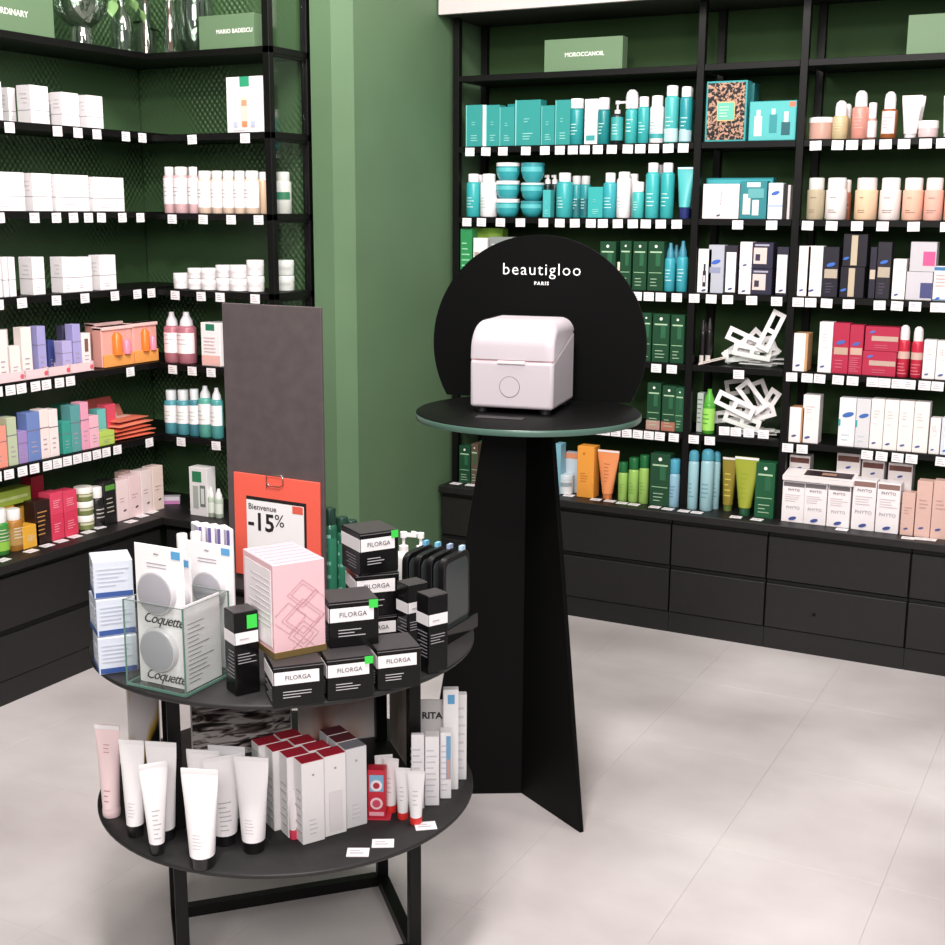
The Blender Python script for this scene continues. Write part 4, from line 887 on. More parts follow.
# cooler
zc = PZ+.013
A, B, D_ = on(2, zc, 471.5, 407), on(2, zc, 553.5, 410.7), on(2, zc, 574, 400)
fy = math.atan2(B.y-A.y, B.x-A.x)-R(3); fw = (B-A).length*1.025; fd = .225
bk = Vector((-math.sin(fy), math.cos(fy), 0))
fr = empty('cosmetic_cooler', (A+B)/2+Vector((-.004, 0, 0))+Vector((0, 0, PZ+.0004-zc)), fy); tag(fr, 'small white box-shaped cosmetic fridge with a rounded lid', 'fridge')
def zat(P, yt):
    lo, hi = P[2]-.2, P[2]+1.5
    for _ in range(40):
        m = (lo+hi)/2
        if proj((P[0], P[1], m))[1] > yt: lo = m
        else: hi = m
    return lo
ft = zat((A+B)/2+bk*.07, 320)-PZ; fs = zat((A+B)/2, 361)-PZ; fb = ft-.035
M_FR = mat('c8bfc6', .34)
w2 = fw/2
body = [(0, .012), (0, fs-.001), (fd, fb-.001), (fd, .012)]
TX = Matrix.Rotation(R(90), 4, 'Z') @ Matrix.Identity(4)
def yz(poly, x0, x1): # prism of a (y, z) outline along x
    g = G(); n = len(poly)
    g.add([(x0, y, z) for y, z in poly]+[(x1, y, z) for y, z in poly], [tuple(range(n)), tuple(range(2*n-1, n-1, -1))]+[((i+1) % n, i, i+n, (i+1) % n+n) for i in range(n)])
    return g
o = yz(body, -w2, w2).build('body', M_FR, fr, 40)
def bevmod(o, w, s=4, ang=25):
    m = o.modifiers.new('round', 'BEVEL'); m.width = w; m.segments = s; m.limit_method = 'ANGLE'; m.angle_limit = R(ang)
bevmod(o, .009)
lid = [(0, fs+.0015)]
for i in range(11):
    a = math.pi/2*i/10; lid.append((.055-.055*math.cos(a), (ft-.062)+.062*math.sin(a)))
for i in range(5):
    a = math.pi/2*i/4; lid.append((fd-.03+.03*math.sin(a), ft-.03+.03*math.cos(a)))
lid += [(fd, fb+.0015)]
# lid: the side outline swept across the width, drawn in towards both ends so its shoulders are round
rc = .03; xs = []
for k in range(9): xs.append(-w2+rc*(1-math.cos(math.pi/2*k/8)))
xs += [-x for x in reversed(xs)]
rgs = []
for x in xs:
    e = max(0, abs(x)-(w2-rc)); dl = rc-math.sqrt(max(0, rc*rc-e*e)); row = []
    for i, (y, z) in enumerate(lid):
        p_, n_ = Vector(lid[max(0, i-1)]), Vector(lid[min(len(lid)-1, i+1)]); tg = (n_-p_).normalized(); nr = Vector((-tg.y, tg.x))
        kk = .22+.78*min(1, max(0.0, (z-(ft-.075))/.075)) if y < fd*.5 else 1-.75*max(0, min(1, (ft-z)/(ft-fb)))
        row.append((x, y-nr.x*dl*kk, z-nr.y*dl*kk))
    rgs.append(row)
o = G().rings(rgs).build('lid', M_FR, fr, 60)
yz([(.003, fs-.003), (.003, fs+.003), (fd-.003, fb+.003), (fd-.003, fb-.003)], -w2+.003, w2-.003).build('gasket', mat('c99aa0', .5), fr)
o = G().box(-.036, .036, -.004, .004, fs-.009, fs-.001).build('latch', mat('e6dfe2', .4), fr, 0, .0015)
bx_, bz_ = local_px(fr, fy, 509.5, 387)
G().lathe([(.0265, 0), (.0265, .0012), (.0257, .0012), (.0257, 0)], 48, capb=False, capt=False, T=Matrix.Translation((bx_, .0005, bz_)) @ Matrix.Rotation(R(90), 4, 'X')).build('button_ring', mat('5a5558', .4), fr, 40)
G().lathe([(.0255, 0), (.025, .0008)], 48, T=Matrix.Translation((bx_, .0002, bz_)) @ Matrix.Rotation(R(90), 4, 'X')).build('button', M_FR, fr, 40)
for sx in (-1, 1):
    for y in (.025, fd-.025): G().lathe([(.014, 0), (.014, .013)], 14, 0, 1, sx*(w2-.025), y).build('foot', mat('161416', .5), fr, 40)
# flat dark leaflet by the cooler
P = on(2, PZ, 500, 418); lf = G().box(-.06, .06, -.018, .018, 0, .0012).build('leaflet', mat('2a282b', .25)); lf.location = (P.x, P.y, PZ+.0004); lf.rotation_euler = (0, 0, fy)
tag(lf, 'dark glossy leaflet lying in front of the white cooler', 'leaflet')

# ------------------------------------------------------------------ round display table
TZ, BZ, TR = .690, .361, .392
TC = Vector((-1.505, 2.045, 0))
tb_ = empty('display_table', TC); tag(tb_, 'two-tier round black display table on a square-tube frame', 'table')
for z, nm in ((TZ, 'top_disc'), (BZ, 'lower_disc')):
    G().lathe([(TR-.002, z-.009), (TR, z-.007), (TR, z-.002), (TR-.002, z)], 96).build(nm, M_DISC, tb_, 50)
LG_ = [Vector(p)-TC.xy for p in ((-1.775, 1.98), (-1.575, 1.772), (-1.23, 2.10), (-1.447, 2.322))]
fa_ = math.atan2(LG_[2].y-LG_[1].y, LG_[2].x-LG_[1].x)
for p in LG_:
    T = Matrix.Translation((p.x, p.y, 0)) @ Matrix.Rotation(fa_, 4, 'Z')
    G().box(-.0125, .0125, -.0125, .0125, 0, BZ-.009, 0, T).build('leg', M_METAL, tb_, 0, .001)
    G().box(-.0125, .0125, -.0125, .0125, BZ, TZ-.009, 0, T).build('leg', M_METAL, tb_, 0, .001)
for i in range(4):
    p, q = LG_[i], LG_[(i+1) % 4]; a = math.atan2(q.y-p.y, q.x-p.x); L = (q-p).length
    G().box(.013, L-.013, -.0125, .0125, .0, .025, 0, Matrix.Translation((p.x, p.y, 0)) @ Matrix.Rotation(a, 4, 'Z')).build('rail', M_METAL, tb_, 0, .001)
    G().box(.013, L-.013, -.0125, .0125, TZ-.034, TZ-.0095, 0, Matrix.Translation((p.x, p.y, 0)) @ Matrix.Rotation(a, 4, 'Z')).build('rail', M_METAL, tb_, 0, .001)

def bx(z, a, b, yt, d, col, dec=None, name='carton', h=None, yaw=None, cls=carton, **k):
    "box on the plane z whose front bottom edge runs from pixel a to pixel b"
    A, B = on(2, z, *a), on(2, z, *b)
    if yaw is None: ang = math.atan2(B.y-A.y, B.x-A.x); w = (B-A).length
    else: # keep the left corner, find the width along the given direction
        ang = R(yaw); t_ = Vector((math.cos(ang), math.sin(ang), 0)); w = .02
        for _ in range(300):
            if proj(A+t_*w)[0] >= b[0]: break
            w += .001
        B = A+t_*w
    m = (A+B)/2; h = h or zat(m, yt)-z; r = cls(w, h, d, col, dec, name=name, **k)
    r.location = m+Vector((-math.sin(ang), math.cos(ang), 0))*(d/2); r.location.z = z+.0004; r.rotation_euler = (0, 0, ang)
    return r, h, w, ang
def lab(o, label, cat, group=None): return tag(o, label, cat, group)
# black cartons with a white band
BKC = mat('0e0d0e', .2, 0, .3)
def fil(sticker=True, cube=True):
    d = [('r', .02, .9, .56, .86, 'efeaec'), ('text', 'FILORGA', .48, .71, .15, '5a555c'), ('lines', .18, .75, .22, .42, 3, 'b8b4ba'), ('r', .0, 1, .955, .97, '6a666a'), ('side', .0, 1, .56, .86, 'e4dfe2'), ('slines', .2, .9, .1, .45, 5, '6a666c'), ('top', '3a3638')]  # lighter grey top paints in the sheen of the shrink-wrap
    if sticker: d.append(('r', .8, .98, .82, 1.0, '3ad04a'))
    return d
GF = 'black cartons with a white name band'
YW = 47
rA, hA, wA, aA = bx(TZ, (274, 709.5), (324.5, 702), 665, .085, BKC, fil(False), yaw=YW)
lab(rA, 'black carton with white band supporting the pink box', 'carton', GF)
rB, hB, wB, aB = bx(TZ, (327.5, 701.5), (374, 691.5), 659, .085, BKC, fil(True), yaw=YW, h=hA)
lab(rB, 'black carton with white band in the middle of the front row', 'carton', GF)
rC, hC, wC, aC = bx(TZ, (377.5, 691.5), (420.5, 684.5), 650, .085, BKC, fil(False), yaw=YW, h=hA)
lab(rC, 'black carton with white band, right end of the front row', 'carton', GF)
z1 = TZ+hA+.0012
rD, hD, wD, aD = bx(z1, (329.5, 649), (378.5, 644.5), 601, .082, BKC, fil(True), yaw=YW)
lab(rD, 'black carton with green sticker stacked on the front row', 'carton', GF)
# back stack: carton on the table, one on it, one on top
bkv = Vector((-math.sin(R(YW)), math.cos(R(YW)), 0)); rtv = Vector((math.cos(R(YW)), math.sin(R(YW)), 0))
def copyfil(base, z, w, h, d, st, label):
    r = carton(w, h, d, BKC, fil(st)); r.location = (base.x, base.y, z+.0004); r.rotation_euler = (0, 0, R(YW)); lab(r, label, 'carton', GF); return r
bE = (rB.location+rC.location)/2+bkv*.092+rtv*.012+Vector((-.047, .110, 0))
copyfil(bE, TZ, .09, hA, .085, False, 'black carton at the bottom of the back stack')
copyfil(bE+rtv*.0, z1, .088, hD, .082, False, 'black carton in the middle of the back stack, half hidden')
z2 = z1+hD+.0012
rF, hF, wF, aF = bx(z2, (355, 578.5), (396, 574), 535, .085, BKC, fil(True), yaw=YW)
rF.location.xy = (bE+rtv*-.004).xy; rF.location.z = z2+.0004; rF.rotation_euler[2] = R(58)
lab(rF, 'black carton with green sticker on top of the stack', 'carton', GF)
# tall slim black cartons
def tallf(st):
    d = [('r', .03, .97, .62, .76, 'efeaec'), ('lines', .2, .8, .66, .71, 1, 'b0aab0'), ('lines', .1, .9, .38, .52, 4, '9a969c'), ('side', .0, 1, .62, .76, 'e4dfe2'), ('slines', .1, .9, .2, .55, 8, '77737a'), ('top', '3a3638')]  # grey top is painted wrap sheen on the black carton
    if st: d.append(('r', .5, .92, .8, .96, '3ad04a'))
    return d
rH, hH, wH, aH = bx(TZ, (428.5, 675), (447.5, 671), 595, .04, BKC, tallf(False), yaw=64)
lab(rH, 'tall slim black carton with white band at the right front', 'carton', GF)
r2, *_ = bx(TZ, (408, 660), (427.5, 656), 582, .04, BKC, tallf(False), yaw=64, h=hH*.98)
lab(r2, 'tall slim black carton just behind the right front one', 'carton', GF)
rJ, hJ, wJ, aJ = bx(TZ, (236.5, 697), (260, 691.5), 612, .045, BKC, tallf(True), yaw=62)
lab(rJ, 'tall slim black carton with green sticker beside the clear bin', 'carton', GF)
# pink box with line pattern
zp = TZ+hA+.0015
rP, hP, wP, aP = bx(zp, (275, 660), (326, 646), 562, .135, 'e2bac1', None, name='pink_box', yaw=60, rough=.35)
lab(rP, 'tall pink box with overlapping diamond line pattern on a gold base', 'gift box')
G().box(-wP/2-.0008, wP/2+.0008, -.0683, .0683, 0, .012).build('gold_base', mat('b59a62', .3, .8), rP)
g = G(); y = -.0680
def seg_(a, b, t=.00035):
    a = Vector(a); b = Vector(b); n_ = (b-a).normalized(); p = Vector((-n_.y, n_.x))*t
    g.prism([tuple(v) for v in (a-p, b-p, b+p, a+p)], y-.0005, y)
def clipseg(a, b):
    "keep the part of a line that lies on the face"
    lo, hi = 0., 1.; x0, x1, z0, z1 = -wP*.49, wP*.49, .014, hP-.002
    d = (b[0]-a[0], b[1]-a[1])
    for p, q in ((-d[0], a[0]-x0), (d[0], x1-a[0]), (-d[1], a[1]-z0), (d[1], z1-a[1])):
        if abs(p) < 1e-9:
            if q < 0: return
        else:
            r_ = q/p
            if p < 0: lo = max(lo, r_)
            else: hi = min(hi, r_)
    if hi > lo: seg_((a[0]+d[0]*lo, a[1]+d[1]*lo), (a[0]+d[0]*hi, a[1]+d[1]*hi))
for cx, cz, q in ((.06, .66, .30), (.06, .66, .22), (.06, .40, .42), (.06, .40, .34), (.06, .22, .30), (.06, .22, .20), (.30, .50, .36), (-.22, .42, .34), (.06, .06, .26)):
    P4 = [((cx+q)*wP, cz*hP), (cx*wP, cz*hP+q*wP*.85), ((cx-q)*wP, cz*hP), (cx*wP, cz*hP-q*wP*.85)]
    for i in range(4): clipseg(P4[i], P4[(i+1) % 4])
g.build('line_pattern', mat('c795a0', .5), rP)
G().box(-wP/2-.0007, -wP/2, -.058, .058, .02, hP-.012).build('side_panel', mat('efe6ea'), rP)
deco(rP, wP, hP, .135, [('slines', .1, .85, .3, .85, 9, 'd8ccd4')], None)
g = G()
for i in range(6): g.box(-wP/2+.006, wP/2-.006, -.058+.021*i, -.0568+.021*i, hP, hP+.0006)
g.build('top_lines', mat('d09aa6', .5), rP)
# white and blue boxes, stack of three at the left
SKB = [('r', .04, .98, .02, .16, '33508f'), ('lines', .1, .9, .3, .85, 5, 'c3c9d6'), ('side', 0, 1, .02, .16, '3d5a98'), ('slines', .15, .85, .3, .8, 4, 'd0d2dc')]
rs, hs, ws, as_ = bx(TZ, (99.5, 675.5), (138, 666), 637, .075, 'ccd2de', SKB, yaw=51)
GS = 'white and blue skincare boxes'; zz = TZ
for i, (nm, off) in enumerate((('bottom', 0), ('middle', -.006), ('top', -.008))):
    o = rs if i == 0 else carton(ws, hs, .075, 'ccd2de', SKB)
    if i: o.location = rs.location+Vector((off, .004*i, i*(hs+.0014))); o.rotation_euler = (0, 0, as_+R((0, 3, -2)[i]))
    lab(o, 'white box with a navy foot band, %s of the stack of three' % nm, 'carton', GS)
# clear bin with blister packs
A, B, C_ = on(2, TZ, 127.5, 685), on(2, TZ, 186, 698), on(2, TZ, 232, 681)
e1 = (B-A); e1n = e1.normalized(); bw = e1.length; ba = math.atan2(e1.y, e1.x); e2n = Vector((-e1n.y, e1n.x, 0)); bdp = .13
bh = zat(B, 610)-TZ
cb = empty('acrylic_bin', A, ba); cb.location.z = TZ+.0004; tag(cb, 'clear acrylic bin with green edges holding round make-up remover packs', 'bin')
for b in ((0, bw, 0, .003, .003, bh), (0, bw, bdp-.003, bdp, .003, bh), (0, .003, .003, bdp-.003, .003, bh), (bw-.003, bw, .003, bdp-.003, .003, bh), (0, bw, 0, bdp, 0, .003)):
    G().box(*b).build('panel', M_CLEAR, cb)
g = G(); t_ = .0012
for x, y in ((0, 0), (bw, 0), (0, bdp), (bw, bdp)): g.box(x-t_, x+t_, y-t_, y+t_, .0005, bh)
for z in (.0005, ):
    for x0, x1, y0, y1 in ((0, bw, -t_, t_), (0, bw, bdp-t_, bdp+t_), (-t_, t_, 0, bdp), (bw-t_, bw+t_, 0, bdp)): g.box(x0, x1, y0, y1, z, z+.005)
g.build('green_edge', M_GREENEDGE, cb)
g = G()
for x0, x1, y0, y1 in ((0, bw, 0, .0025), (0, bw, bdp-.0025, bdp), (0, .0025, 0, bdp), (bw-.0025, bw, 0, bdp)): g.box(x0, x1, y0, y1, bh-.0012, bh+.0002)
g.build('rim', mat('8a9490', .2), cb)
def blister(w, h, dec_disc, name='blister_pack', script=True):
    t = empty(name); G().box(-w/2, w/2, 0, .0015, 0, h).build('card', mat('f1edef', .5), t, 0, .0006)
    for (cx, cz, r_) in dec_disc:
        T = Matrix.Translation((cx, -.0002, cz)) @ Matrix.Rotation(R(90), 4, 'X')
        G().lathe([(r_*1.12, 0), (r_*1.12, .008), (r_*1.06, .011)], 36, T=T).build('blister_rim', mat('c9c6ca', .25), t, 40)
        G().lathe([(r_*1.0, .009), (r_*1.0, .0125), (r_*.95, .013)], 36, T=T).build('grey_pad', mat('a19fa6', .7), t, 40)
        if script: text('Coquette', r_*.74, mat('2a2426', .6), t, (cx+.008, -.0009, cz-r_*1.38), shear=.5, space=.86, bold=.0001)
    text('~', .02, mat('66606a', .6), t, (-w*.05, -.0009, h*.94)); G().box(w*.26, w*.44, -.0008, .0002, h*.92, h*.975).build('blue_seal', mat('5aa0d0'), t)
    g = G()
    for i in range(2): g.box(-w*.25, w*.15, -.0007, .0002, h*(.84+.025*i), h*(.84+.025*i)+.002)
    g.build('print', mat('a8a2aa'), t)
    return t
pw = bw*.82; cw_ = local_px
cbz = zat(A+e1n*bw*.5+e2n*.02, 545)-TZ
p = blister(pw, cbz-.006, ((-.004, (cbz)*.655, pw*.335), (-.004, cbz*.255, pw*.335)))
p.location = A+e1n*(bw*.5)+e2n*.022; p.location.z = TZ+.0042; p.rotation_euler = (0, 0, ba); p.rotation_euler[0] = 0
tag(p, 'tall white blister card with two round grey pads at the front of the bin', 'pack', 'blister packs in the clear bin')
hh2 = zat(A+e1n*bw*.9+e2n*.08, 553)-TZ
for i, (al, dy, yw, hk, nm) in enumerate(((.60, .147, 0, 1.0, 'white blister card with round pad just behind the clear bin'), (.42, .075, 0, .96, 'white blister card wedged in the middle of the bin'))):
    p = blister(pw*(.98 if i == 0 else .7), hh2*hk-.006, ((0.0, hh2*.62, pw*.29),), script=False)
    p.location = A+e1n*(bw*al)+e2n*dy; p.location.z = TZ+.0042; p.rotation_euler = (0, 0, ba+R(yw)); tag(p, nm, 'pack', 'blister packs in the clear bin')
# text card against the right pane
tcd = empty('text_card', A+e1n*(bw-.009)+e2n*.010, ba+math.pi/2); tcd.location.z = TZ+.0042
G().box(0, .105, 0, .0015, 0, bh*.98).build('card', mat('ece8ea', .5), tcd)
g = G()
for i in range(14): g.box(.012, .012+.075*(.4+.6*random.random()), -.0007, .0002, .014+.0085*i, .0147+.0085*i)
g.build('print', mat('5a555c', .6), tcd)
tag(tcd, 'white leaflet of fine print standing inside the right pane of the bin', 'leaflet')
# boxes and tubes behind the bin
def stand(z, x, ybase): return on(2, z, x, ybase)
def inside(P, rmax=.355):
    q = Vector((P.x-TC.x, P.y-TC.y)); 
    if q.length > rmax: q = q.normalized()*rmax
    return Vector((TC.x+q.x, TC.y+q.y, TZ+.0004))
for i in range(4):
    P = inside(on(2, TZ, 202+9*i, 624-1.5*i), .345); h_ = zat(P, 524+1.2*i)-TZ
    o = carton(.0155, h_, .05, 'ece9ee', [('top', 'f2eef2'), ('r', 0, .4, .0, 1, '6a5f9c'), ('side', 0, .5, 0, 1, 'd8d2e4')]); o.location = P; o.rotation_euler = (0, 0, R(58)); lab(o, 'white carton with a purple stripe, %s of four behind the bin' % ORD[i], 'carton', 'purple-striped cartons on the table')
for i, (x, y) in enumerate(((186, 636), (200, 640))):
    P = inside(on(2, TZ, x, y), .33); h_ = zat(P, 534-i*2)-TZ
    o = bottle(.026, h_, .026, 'efecec', 'f2efef', .14, capr=.85); o.location = P; lab(o, 'white bottle, %s of two behind the clear bin' % ('left', 'right')[i], 'bottle', 'white bottles behind the bin')
# grey board with the red clipboard
BY = 2.215
p0, p1 = on(1, BY, 221.5, 303), on(1, BY, 320.5, 307); bw_ = p1.x-p0.x
bo = empty('display_board', ((p0.x+p1.x)/2, BY, TZ+.0004)); tag(bo, 'tall dark grey display board rising from the round table', 'board')
G().box(-bw_/2, bw_/2, 0, .008, .012, p0.z-TZ).build('panel', M_BOARD, bo, 0, .001); G().box(-bw_/2, bw_/2, -.012, .035, 0, .012).build('foot', M_METAL, bo, 0, .001)
cl = empty('clipboard', (0, 0, 0)); tag(cl, 'red clip frame with a white discount card hanging on the grey board', 'clipboard')
c0, c1 = on(1, BY-.008, 233, 471.5), on(1, BY-.008, 319, 483.5); cw2 = c1.x-c0.x; ch = .235
cl.location = ((c0.x+c1.x)/2, BY-.007, (c0.z+c1.z)/2); cl.rotation_euler = (0, math.atan2(c0.z-c1.z, cw2)*.55, 0)
G().box(-cw2/2, cw2/2, 0, .006, -ch, 0).build('red_frame', mat('ee6250', .45), cl, 0, .001)
ix0, ix1 = -cw2*.35, cw2*.35
G().box(ix0, ix1, -.0006, .001, -ch+.02, -.050).build('recess', mat('1a1112', .6), cl)
G().box(ix0+.001, ix1-.006, -.0016, -.0007, -ch+.022, -.058).build('paper_card', mat('f2eef0', .5), cl)
text('Bienvenue', .0185, mat('3a3438', .6), cl, (ix0+.006, -.002, -.073), align='LEFT', bold=.0002)
text('-15', .056, mat('1c181a', .6), cl, (ix0+.004, -.002, -.108), align='LEFT', bold=.0012)
text('%', .040, mat('1c181a', .6), cl, (ix0+.077, -.002, -.099), align='LEFT')
G().box(ix1-.036, ix1-.008, -.0021, -.0015, -.076, -.059).build('red_stamp', mat('e0604e'), cl); 
G().tube([(-.022, -.003, -.026), (-.022, -.004, .004), (-.018, -.004, .006), (.018, -.004, .006), (.022, -.004, .004), (.022, -.003, -.014), (.014, -.004, -.02), (-.014, -.004, -.02), (-.022, -.003, -.014)], .0012, 6).build('wire_clip', mat('b8b2b2', .2, 1), cl, 60)
# dark green bottles behind the board
for i, (x, y, yt) in enumerate(((331, 603, 508), (343, 600, 517), (352, 598, 520))):
    P = stand(TZ, x, y); h_ = zat(P, yt)-TZ
    o = bottle(.034, h_, .034, '1f5a44', '17382c', .16, lab=(.1, .7, '2f7a5e'), dec=[('lines', .1, .9, .1, .8, 5, '7fb8a4')]); o.location = (P.x, P.y, TZ+.0004); lab(o, 'dark green bottle, %s of three behind the board' % ORD[i], 'bottle', 'dark green bottles on the table')
# pump bottles
for i, (x, y) in enumerate(((404, 613), (421, 609))):
    P = stand(TZ, x, y); h_ = zat(P, 532+i)-TZ
    o = bottle(.040, h_, .04, 'efebeb', 'f3f0f0', .24, 'pump', capr=.5); o.location = (P.x, P.y, TZ+.0004); o.rotation_euler = (0, 0, R(160 if i else 10)); lab(o, 'white pump bottle, %s of two behind the black devices' % ('left', 'right')[i], 'bottle', 'white pump bottles')
# black devices in a holder
H0 = on(2, TZ+.007, 441, 640); ho = empty('device_holder', (H0.x, H0.y, TZ+.0004)); DV = .0285
tag(ho, 'low black acrylic holder for the row of black devices', 'holder')
G().box(-3*DV-.014, .014, -.006, .13, 0, .006).build('tray', mat('0f0f10', .15), ho, 0, .001)
G().box(-3*DV-.014, .014, -.009, -.006, 0, .03).build('front_rail', mat('101011', .12), ho, 0, .0005)
G().box(.014, .017, -.006, .13, 0, .03).build('side_rail', mat('101011', .12), ho, 0, .0005)
hg = zat((H0.x, H0.y, TZ+.0066), 560)-TZ-.0066
for i in range(4):
    dv = empty('device', Vector((H0.x-DV*(3-i), H0.y, TZ+.0068)))
    dp, rr = .112, .02
    out = [(0, 0)]+[(rr-rr*math.cos(a), hg-rr+rr*math.sin(a)) for a in [math.pi/2*j/5 for j in range(6)]]+[(dp-rr+rr*math.sin(a), hg-rr+rr*math.cos(a)) for a in [math.pi/2*j/5 for j in range(6)]]+[(dp, 0)]
    yz(out, -.0065, .0065).build('shell', mat('121113', .3), dv, 30, .0012)
    inn = [(.009+(y-.0)*.84, .010+z*.87) for y, z in out]
    yz(inn, .0064, .0072).build('screen', mat('44484a', .1), dv, 30)
    G().box(-.004, .004, dp-.03, dp-.016, hg-.002, hg+.009).build('blue_tab', mat(('6ab0d8', '7cbce0', '9aaed0', 'b8d4e8')[i]), dv)
    lab(dv, 'black rounded device, %s from the left in the holder' % ORD[i], 'device', 'black devices in the holder')
# ------------------------------------------------------------------ lower tier
def tb2(x, y, wpx, yt, body, cap, cf, label, group, yaw=20, lines=None, capr=.82, dk=.72, **k):
    P = stand(BZ, x, y); sc = F/(P-CP).dot(CW); w = wpx/sc; h_ = zat(P, yt)-BZ
    o = tube(w, h_, w*dk, body, cap, cf, lines=lines, capr=capr, **k); o.location = (P.x, P.y, BZ+.0004); o.rotation_euler = (0, 0, R(yaw)); lab(o, label, 'tube', group); return o
WT = 'f0ecee'; GT = 'white squeeze tubes on the lower tier'
LN = [(.3, .7, .12, .32, 5, 'c9c3c8')]
LN2 = [(.28, .72, .08, .5, 7, 'b6b0b6')]
tb2(112, 815, 26, 725, 'ecd2d4', 'e8cccf', .1, 'pale pink squeeze tube at the left of the lower tier', GT, lines=[(.3, .7, .1, .3, 3, 'c08a92'), (.35, .65, .72, .86, 3, '6a5a60')], capr=.95)
tb2(136, 835, 26, 740, WT, '171517', .13, 'white tube with black cap beside the pink tube', GT, lines=LN)
tb2(165, 838, 32, 742, WT, '171517', .12, 'wide white tube standing second row left', GT, lines=LN)
tb2(157.5, 853, 28, 763, WT, '171517', .13, 'white tube turned sideways near the left front rim', GT, yaw=52, lines=LN2, dk=.6)
tb2(203, 866, 38, 769, 'f4f1f3', '171517', .13, 'large white tube nearest the front rim', GT, lines=LN)
tb2(225, 842, 38, 756, WT, '171517', .13, 'white tube just behind the nearest one', GT, yaw=50, lines=LN2)
tb2(254, 850, 35, 757, WT, '171517', .13, 'white tube at the right end of the white row', GT, lines=LN)
tb2(206, 836, 34, 750, WT, '171517', .13, 'white tube in the back row, left', GT, lines=LN)
o = tb2(229, 826, 38, 746, 'e6e6ea', '171517', .13, 'white tube in the back row with dark lettering', GT, lines=LN)
# carton grid with red tops
KA, KB = on(2, BZ, 303, 846), on(2, BZ, 326, 839.5); ka = math.atan2(KB.y-KA.y, KB.x-KA.x); ku = (KB-KA).normalized(); kv = Vector((-ku.y, ku.x, 0)); kw = (KB-KA).length; kd = .038
kh = zat(KA+ku*kw/2, 762)-BZ
CT = [('lines', .3, .7, .1, .32, 4, 'd0cacc'), ('disc', .5, .84, .05, 'b8a0a4'), ('slines', .1, .9, .1, .7, 6, 'c9c4ca')]
for c_ in range(3):
    for r_ in range(4):
        if c_ == 2 and r_ > 2: continue
        tp = 'c02a3e' if c_ < 2 else ('8a8890' if r_ == 0 else '6a3038')
        o = carton(kw*.96, kh, kd*.96, 'efebec' if c_ < 2 else 'dcd9dc', CT+[('top', tp)]+([('r', .2, .8, .06, .55, 'e4dee0')] if c_ == 1 else []))
        sh_ = -.012*r_*(c_ < 2)
        o.location = KA+ku*(kw/2+c_*kw*1.02+sh_)+kv*(kd/2+r_*kd*1.05+(.006 if c_ == 1 else .014 if c_ == 2 else 0)); o.location.z = BZ+.0004; o.rotation_euler = (0, 0, ka)
        rowp = ('front row', 'second row', 'third row', 'back row')[r_]
        lab(o, ('white carton with red top, left column, ' if c_ == 0 else 'white carton with red top, middle column, ' if c_ == 1 else 'grey-topped white carton, right column, ')+rowp, 'carton', 'cartons on the lower tier')
# clear pane left of the cartons
cp = G().box(-.0015, .0015, 0, .10, 0, .165).build('acrylic_divider', M_CLEAR); P = KA-ku*.0475+kv*.045; cp.location = (P.x, P.y, BZ+.0004); cp.rotation_euler = (0, 0, ka); tag(cp, 'clear acrylic divider left of the red-topped cartons', 'divider')
tb2(294, 838, 13, 790, 'efe6e8', 'd8405a', .2, 'tiny white tube with pink cap by the cartons', GT, capr=.95)
# red box with a printed round face-free badge
bs = on(2, BZ, 377, 820)
rb, hb_, wb, ab = bx(BZ, (367.5, 818.5), (385.5, 813.5), 772, .03, 'c8283c', [('r', .12, .88, .55, .9, '7fb0d0'), ('disc', .5, .68, .32, 'f0e6e8'), ('disc', .5, .68, .18, 'b02840'), ('disc', .5, .3, .34, 'f2d0d8'), ('disc', .5, .3, .22, 'd04a62'), ('r', .1, .9, .04, .12, 'e8a8b4')], yaw=26)
lab(rb, 'small red carton with round pink badges', 'carton')
pl = G().box(-.028, .028, -.022, .022, 0, .0025).build('red_base', mat('d0354c', .4)); pl.location = rb.location; pl.location.z = BZ+.0003; pl.rotation_euler = (0, 0, ab); tag(pl, 'thin red card under the small red carton', 'card'); rb.location.z += .003
RC = 'd8342f'; GR = 'small white tubes with red caps'
for x, y, wd_, yt, nm, yw in ((403, 818, 16, 768, 'small white tube with red cap, left of the front pair', 20), (416, 823, 18, 771, 'small white tube with red cap, right of the front pair', 24), (391, 811, 17, 758, 'small white tube with red cap behind the pair', 10), (384, 806, 18, 755, 'small white tube with red cap farthest back', 40)):
    tb2(x, y, wd_, yt, 'efecee', RC, .14, nm, GR, yaw=yw, capr=.95, lines=[(.3, .7, .3, .7, 4, 'c9c0c4')])
# white cartons at the right
for i, (a, b, yt, dpt, nm) in enumerate((((411.5, 809), (424, 806), 735, .012, 'white carton with fine print, left of the right cluster'), ((425, 806), (439, 802), 737, .03, 'white carton with fine print, front of the right cluster'), ((440, 799), (451, 796), 733, .03, 'white carton with blue edge in the right cluster'))):
    o, *_ = bx(BZ, a, b, yt, dpt, 'ebe8eb', [('lines', .1, .9, .1, .85, 9, 'cfcbd2'), ('slines', .1, .9, .1, .85, 9, 'c9c5cc')]+([('r', .55, .95, .3, .95, '6fa0c4'), ('r', .6, .9, .3, .6, 'c89a90')] if i == 2 else []), yaw=30); lab(o, nm, 'carton', 'white cartons at the right of the lower tier')
o, *_ = bx(BZ, (443, 790), (458, 786), 690, .02, 'eeecee', [('r', .3, .75, .86, .95, '5aa0cc'), ('slines', .1, .9, .1, .9, 6, 'd8d4d8')], yaw=30); lab(o, 'tall flat white pack with a blue seal', 'pack', 'flat packs at the right of the lower tier')
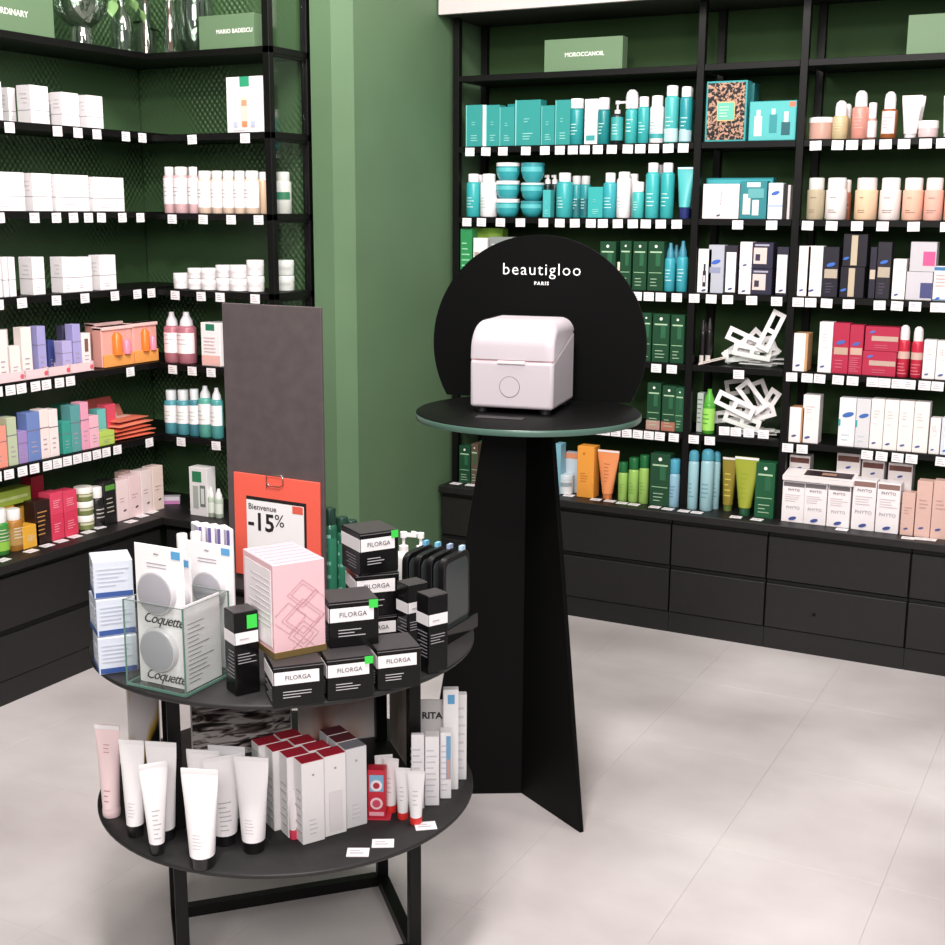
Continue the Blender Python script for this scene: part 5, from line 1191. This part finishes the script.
o, *_ = bx(BZ, (457, 780), (466, 778), 695, .02, 'e9e6e9', [('lines', .1, .9, .1, .9, 8, 'd4d0d4')], yaw=30); lab(o, 'tall flat white pack at the rim of the lower tier', 'pack', 'flat packs at the right of the lower tier')
o = empty('placard', on(2, BZ, 424, 785), R(28)); o.location.z = BZ+.0004
ph = zat(o.location, 700)-BZ; G().box(-.02, .05, 0, .003, 0, ph).build('board', mat('d8d4d4', .5), o); text('RITA', .02, mat('2a2628', .6), o, (.017, -.0008, ph-.035), bold=.0006)
tag(o, 'grey placard with black letters behind the white cartons', 'placard')
# printed photo panels under the top disc
def photo(name, a, b, z0, z1, m, label):
    A, B = Vector(a), Vector(b); an = math.atan2(B.y-A.y, B.x-A.x)
    o = empty('photo_panel', (A.x, A.y, BZ+.0004), an); w = (B-A).length
    G().box(0, w, 0, .003, 0, z1-BZ).build('board', mat('e6e0e0', .5), o); G().box(.003, w-.003, -.0006, .0004, .004, z1-BZ-.004).build('print', m, o); tag(o, label, 'photo panel', 'printed photo panels'); return o
def photo_mat(name, cols, scale, stretch, dist=0, wave=False):
    m, t, b = nodes(name); L = t.links.new
    tc = t.nodes.new('ShaderNodeTexCoord'); mp = t.nodes.new('ShaderNodeMapping'); mp.inputs['Scale'].default_value = stretch; L(tc.outputs['Object'], mp.inputs[0])
    if wave:
        n = t.nodes.new('ShaderNodeTexWave'); n.inputs['Scale'].default_value = scale; n.inputs['Distortion'].default_value = dist; n.inputs['Detail'].default_value = 3
    else:
        n = t.nodes.new('ShaderNodeTexNoise'); n.inputs['Scale'].default_value = scale; n.inputs['Detail'].default_value = 2; n.inputs['Distortion'].default_value = dist
    L(mp.outputs[0], n.inputs['Vector']); r = t.nodes.new('ShaderNodeValToRGB'); e = r.color_ramp.elements
    while len(e) < len(cols): e.new(.5)
    for i, (p, c) in enumerate(cols): e[i].position = p; e[i].color = lin(c)
    L(n.outputs['Fac'], r.inputs[0]); L(r.outputs[0], b.inputs['Base Color']); b.inputs['Roughness'].default_value = .3
    return m
M_ZEB = photo_mat('streaked_print', ((.38, '2a2224'), (.47, '8a7a76'), (.56, 'f0e8e4')), 10, (1.5, 1.5, 7), 1.2)
M_POR = photo_mat('warm_print', ((.33, '6a342c'), (.42, 'd8a498'), (.52, 'f4dcd4'), (.7, 'efe8e8')), 9, (1, 1, 1), .6)
M_SHOE = photo_mat('pale_print', ((.42, '1a1618'), (.46, 'c8a040'), (.5, 'e8e0e0'), (.8, 'f0eaea')), 7, (1, 1, .6), .3)
M_BEI = photo_mat('beige_print', ((.3, '3a2a28'), (.42, 'b0a49c'), (.8, 'd0c8c2')), 6, (1, 1, .3), .2)
zt_ = TZ-.05
_pa, _pb = on(2, BZ, 131, 776), on(2, BZ, 162, 766)
photo('a', (_pa.x, _pa.y), (_pb.x, _pb.y), BZ, zt_, M_SHOE, 'pale printed panel left of the double table legs')
photo('b', (-1.755, 2.03), (-1.60, 2.19), BZ, zt_, M_ZEB, 'dark streaked printed panel behind the white tubes')
photo('c', (-1.59, 2.20), (-1.46, 2.335), BZ, zt_, M_POR, 'warm portrait-toned printed panel behind the red-topped cartons')
photo('d', (-1.425, 2.325), (-1.31, 2.215), BZ, zt_, M_BEI, 'beige printed panel beside the right table leg')
for i, (x, y) in enumerate(((358, 852.5), (383, 843.5), (425.5, 826))):
    P = on(2, BZ+.001, x, y); o = bpy.data.objects.new('price_card', CARD); COL.objects.link(o); o.location = (P.x, P.y, BZ+.0006); o.rotation_euler = (0, 0, R((28, 30, 38)[i])); lab(o, 'white price card on the lower tier, %s from the left' % ORD[i], 'price card', 'price cards on the lower tier')


# ------------------------------------------------------------------ labels that single each product out
from collections import defaultdict
by = defaultdict(list)
for r in REG: by[(r[1], r[3])].append(r)
for (desc, phrase), L in by.items():
    L.sort(key=lambda r: r[4])
    for i, (o, _, cat, _, _, grp) in enumerate(L):
        k = '' if len(L) == 1 else ', %s from left' % ORD[i]
        tag(o, desc+k+', '+phrase, cat, grp or (cat+'s, '+phrase))
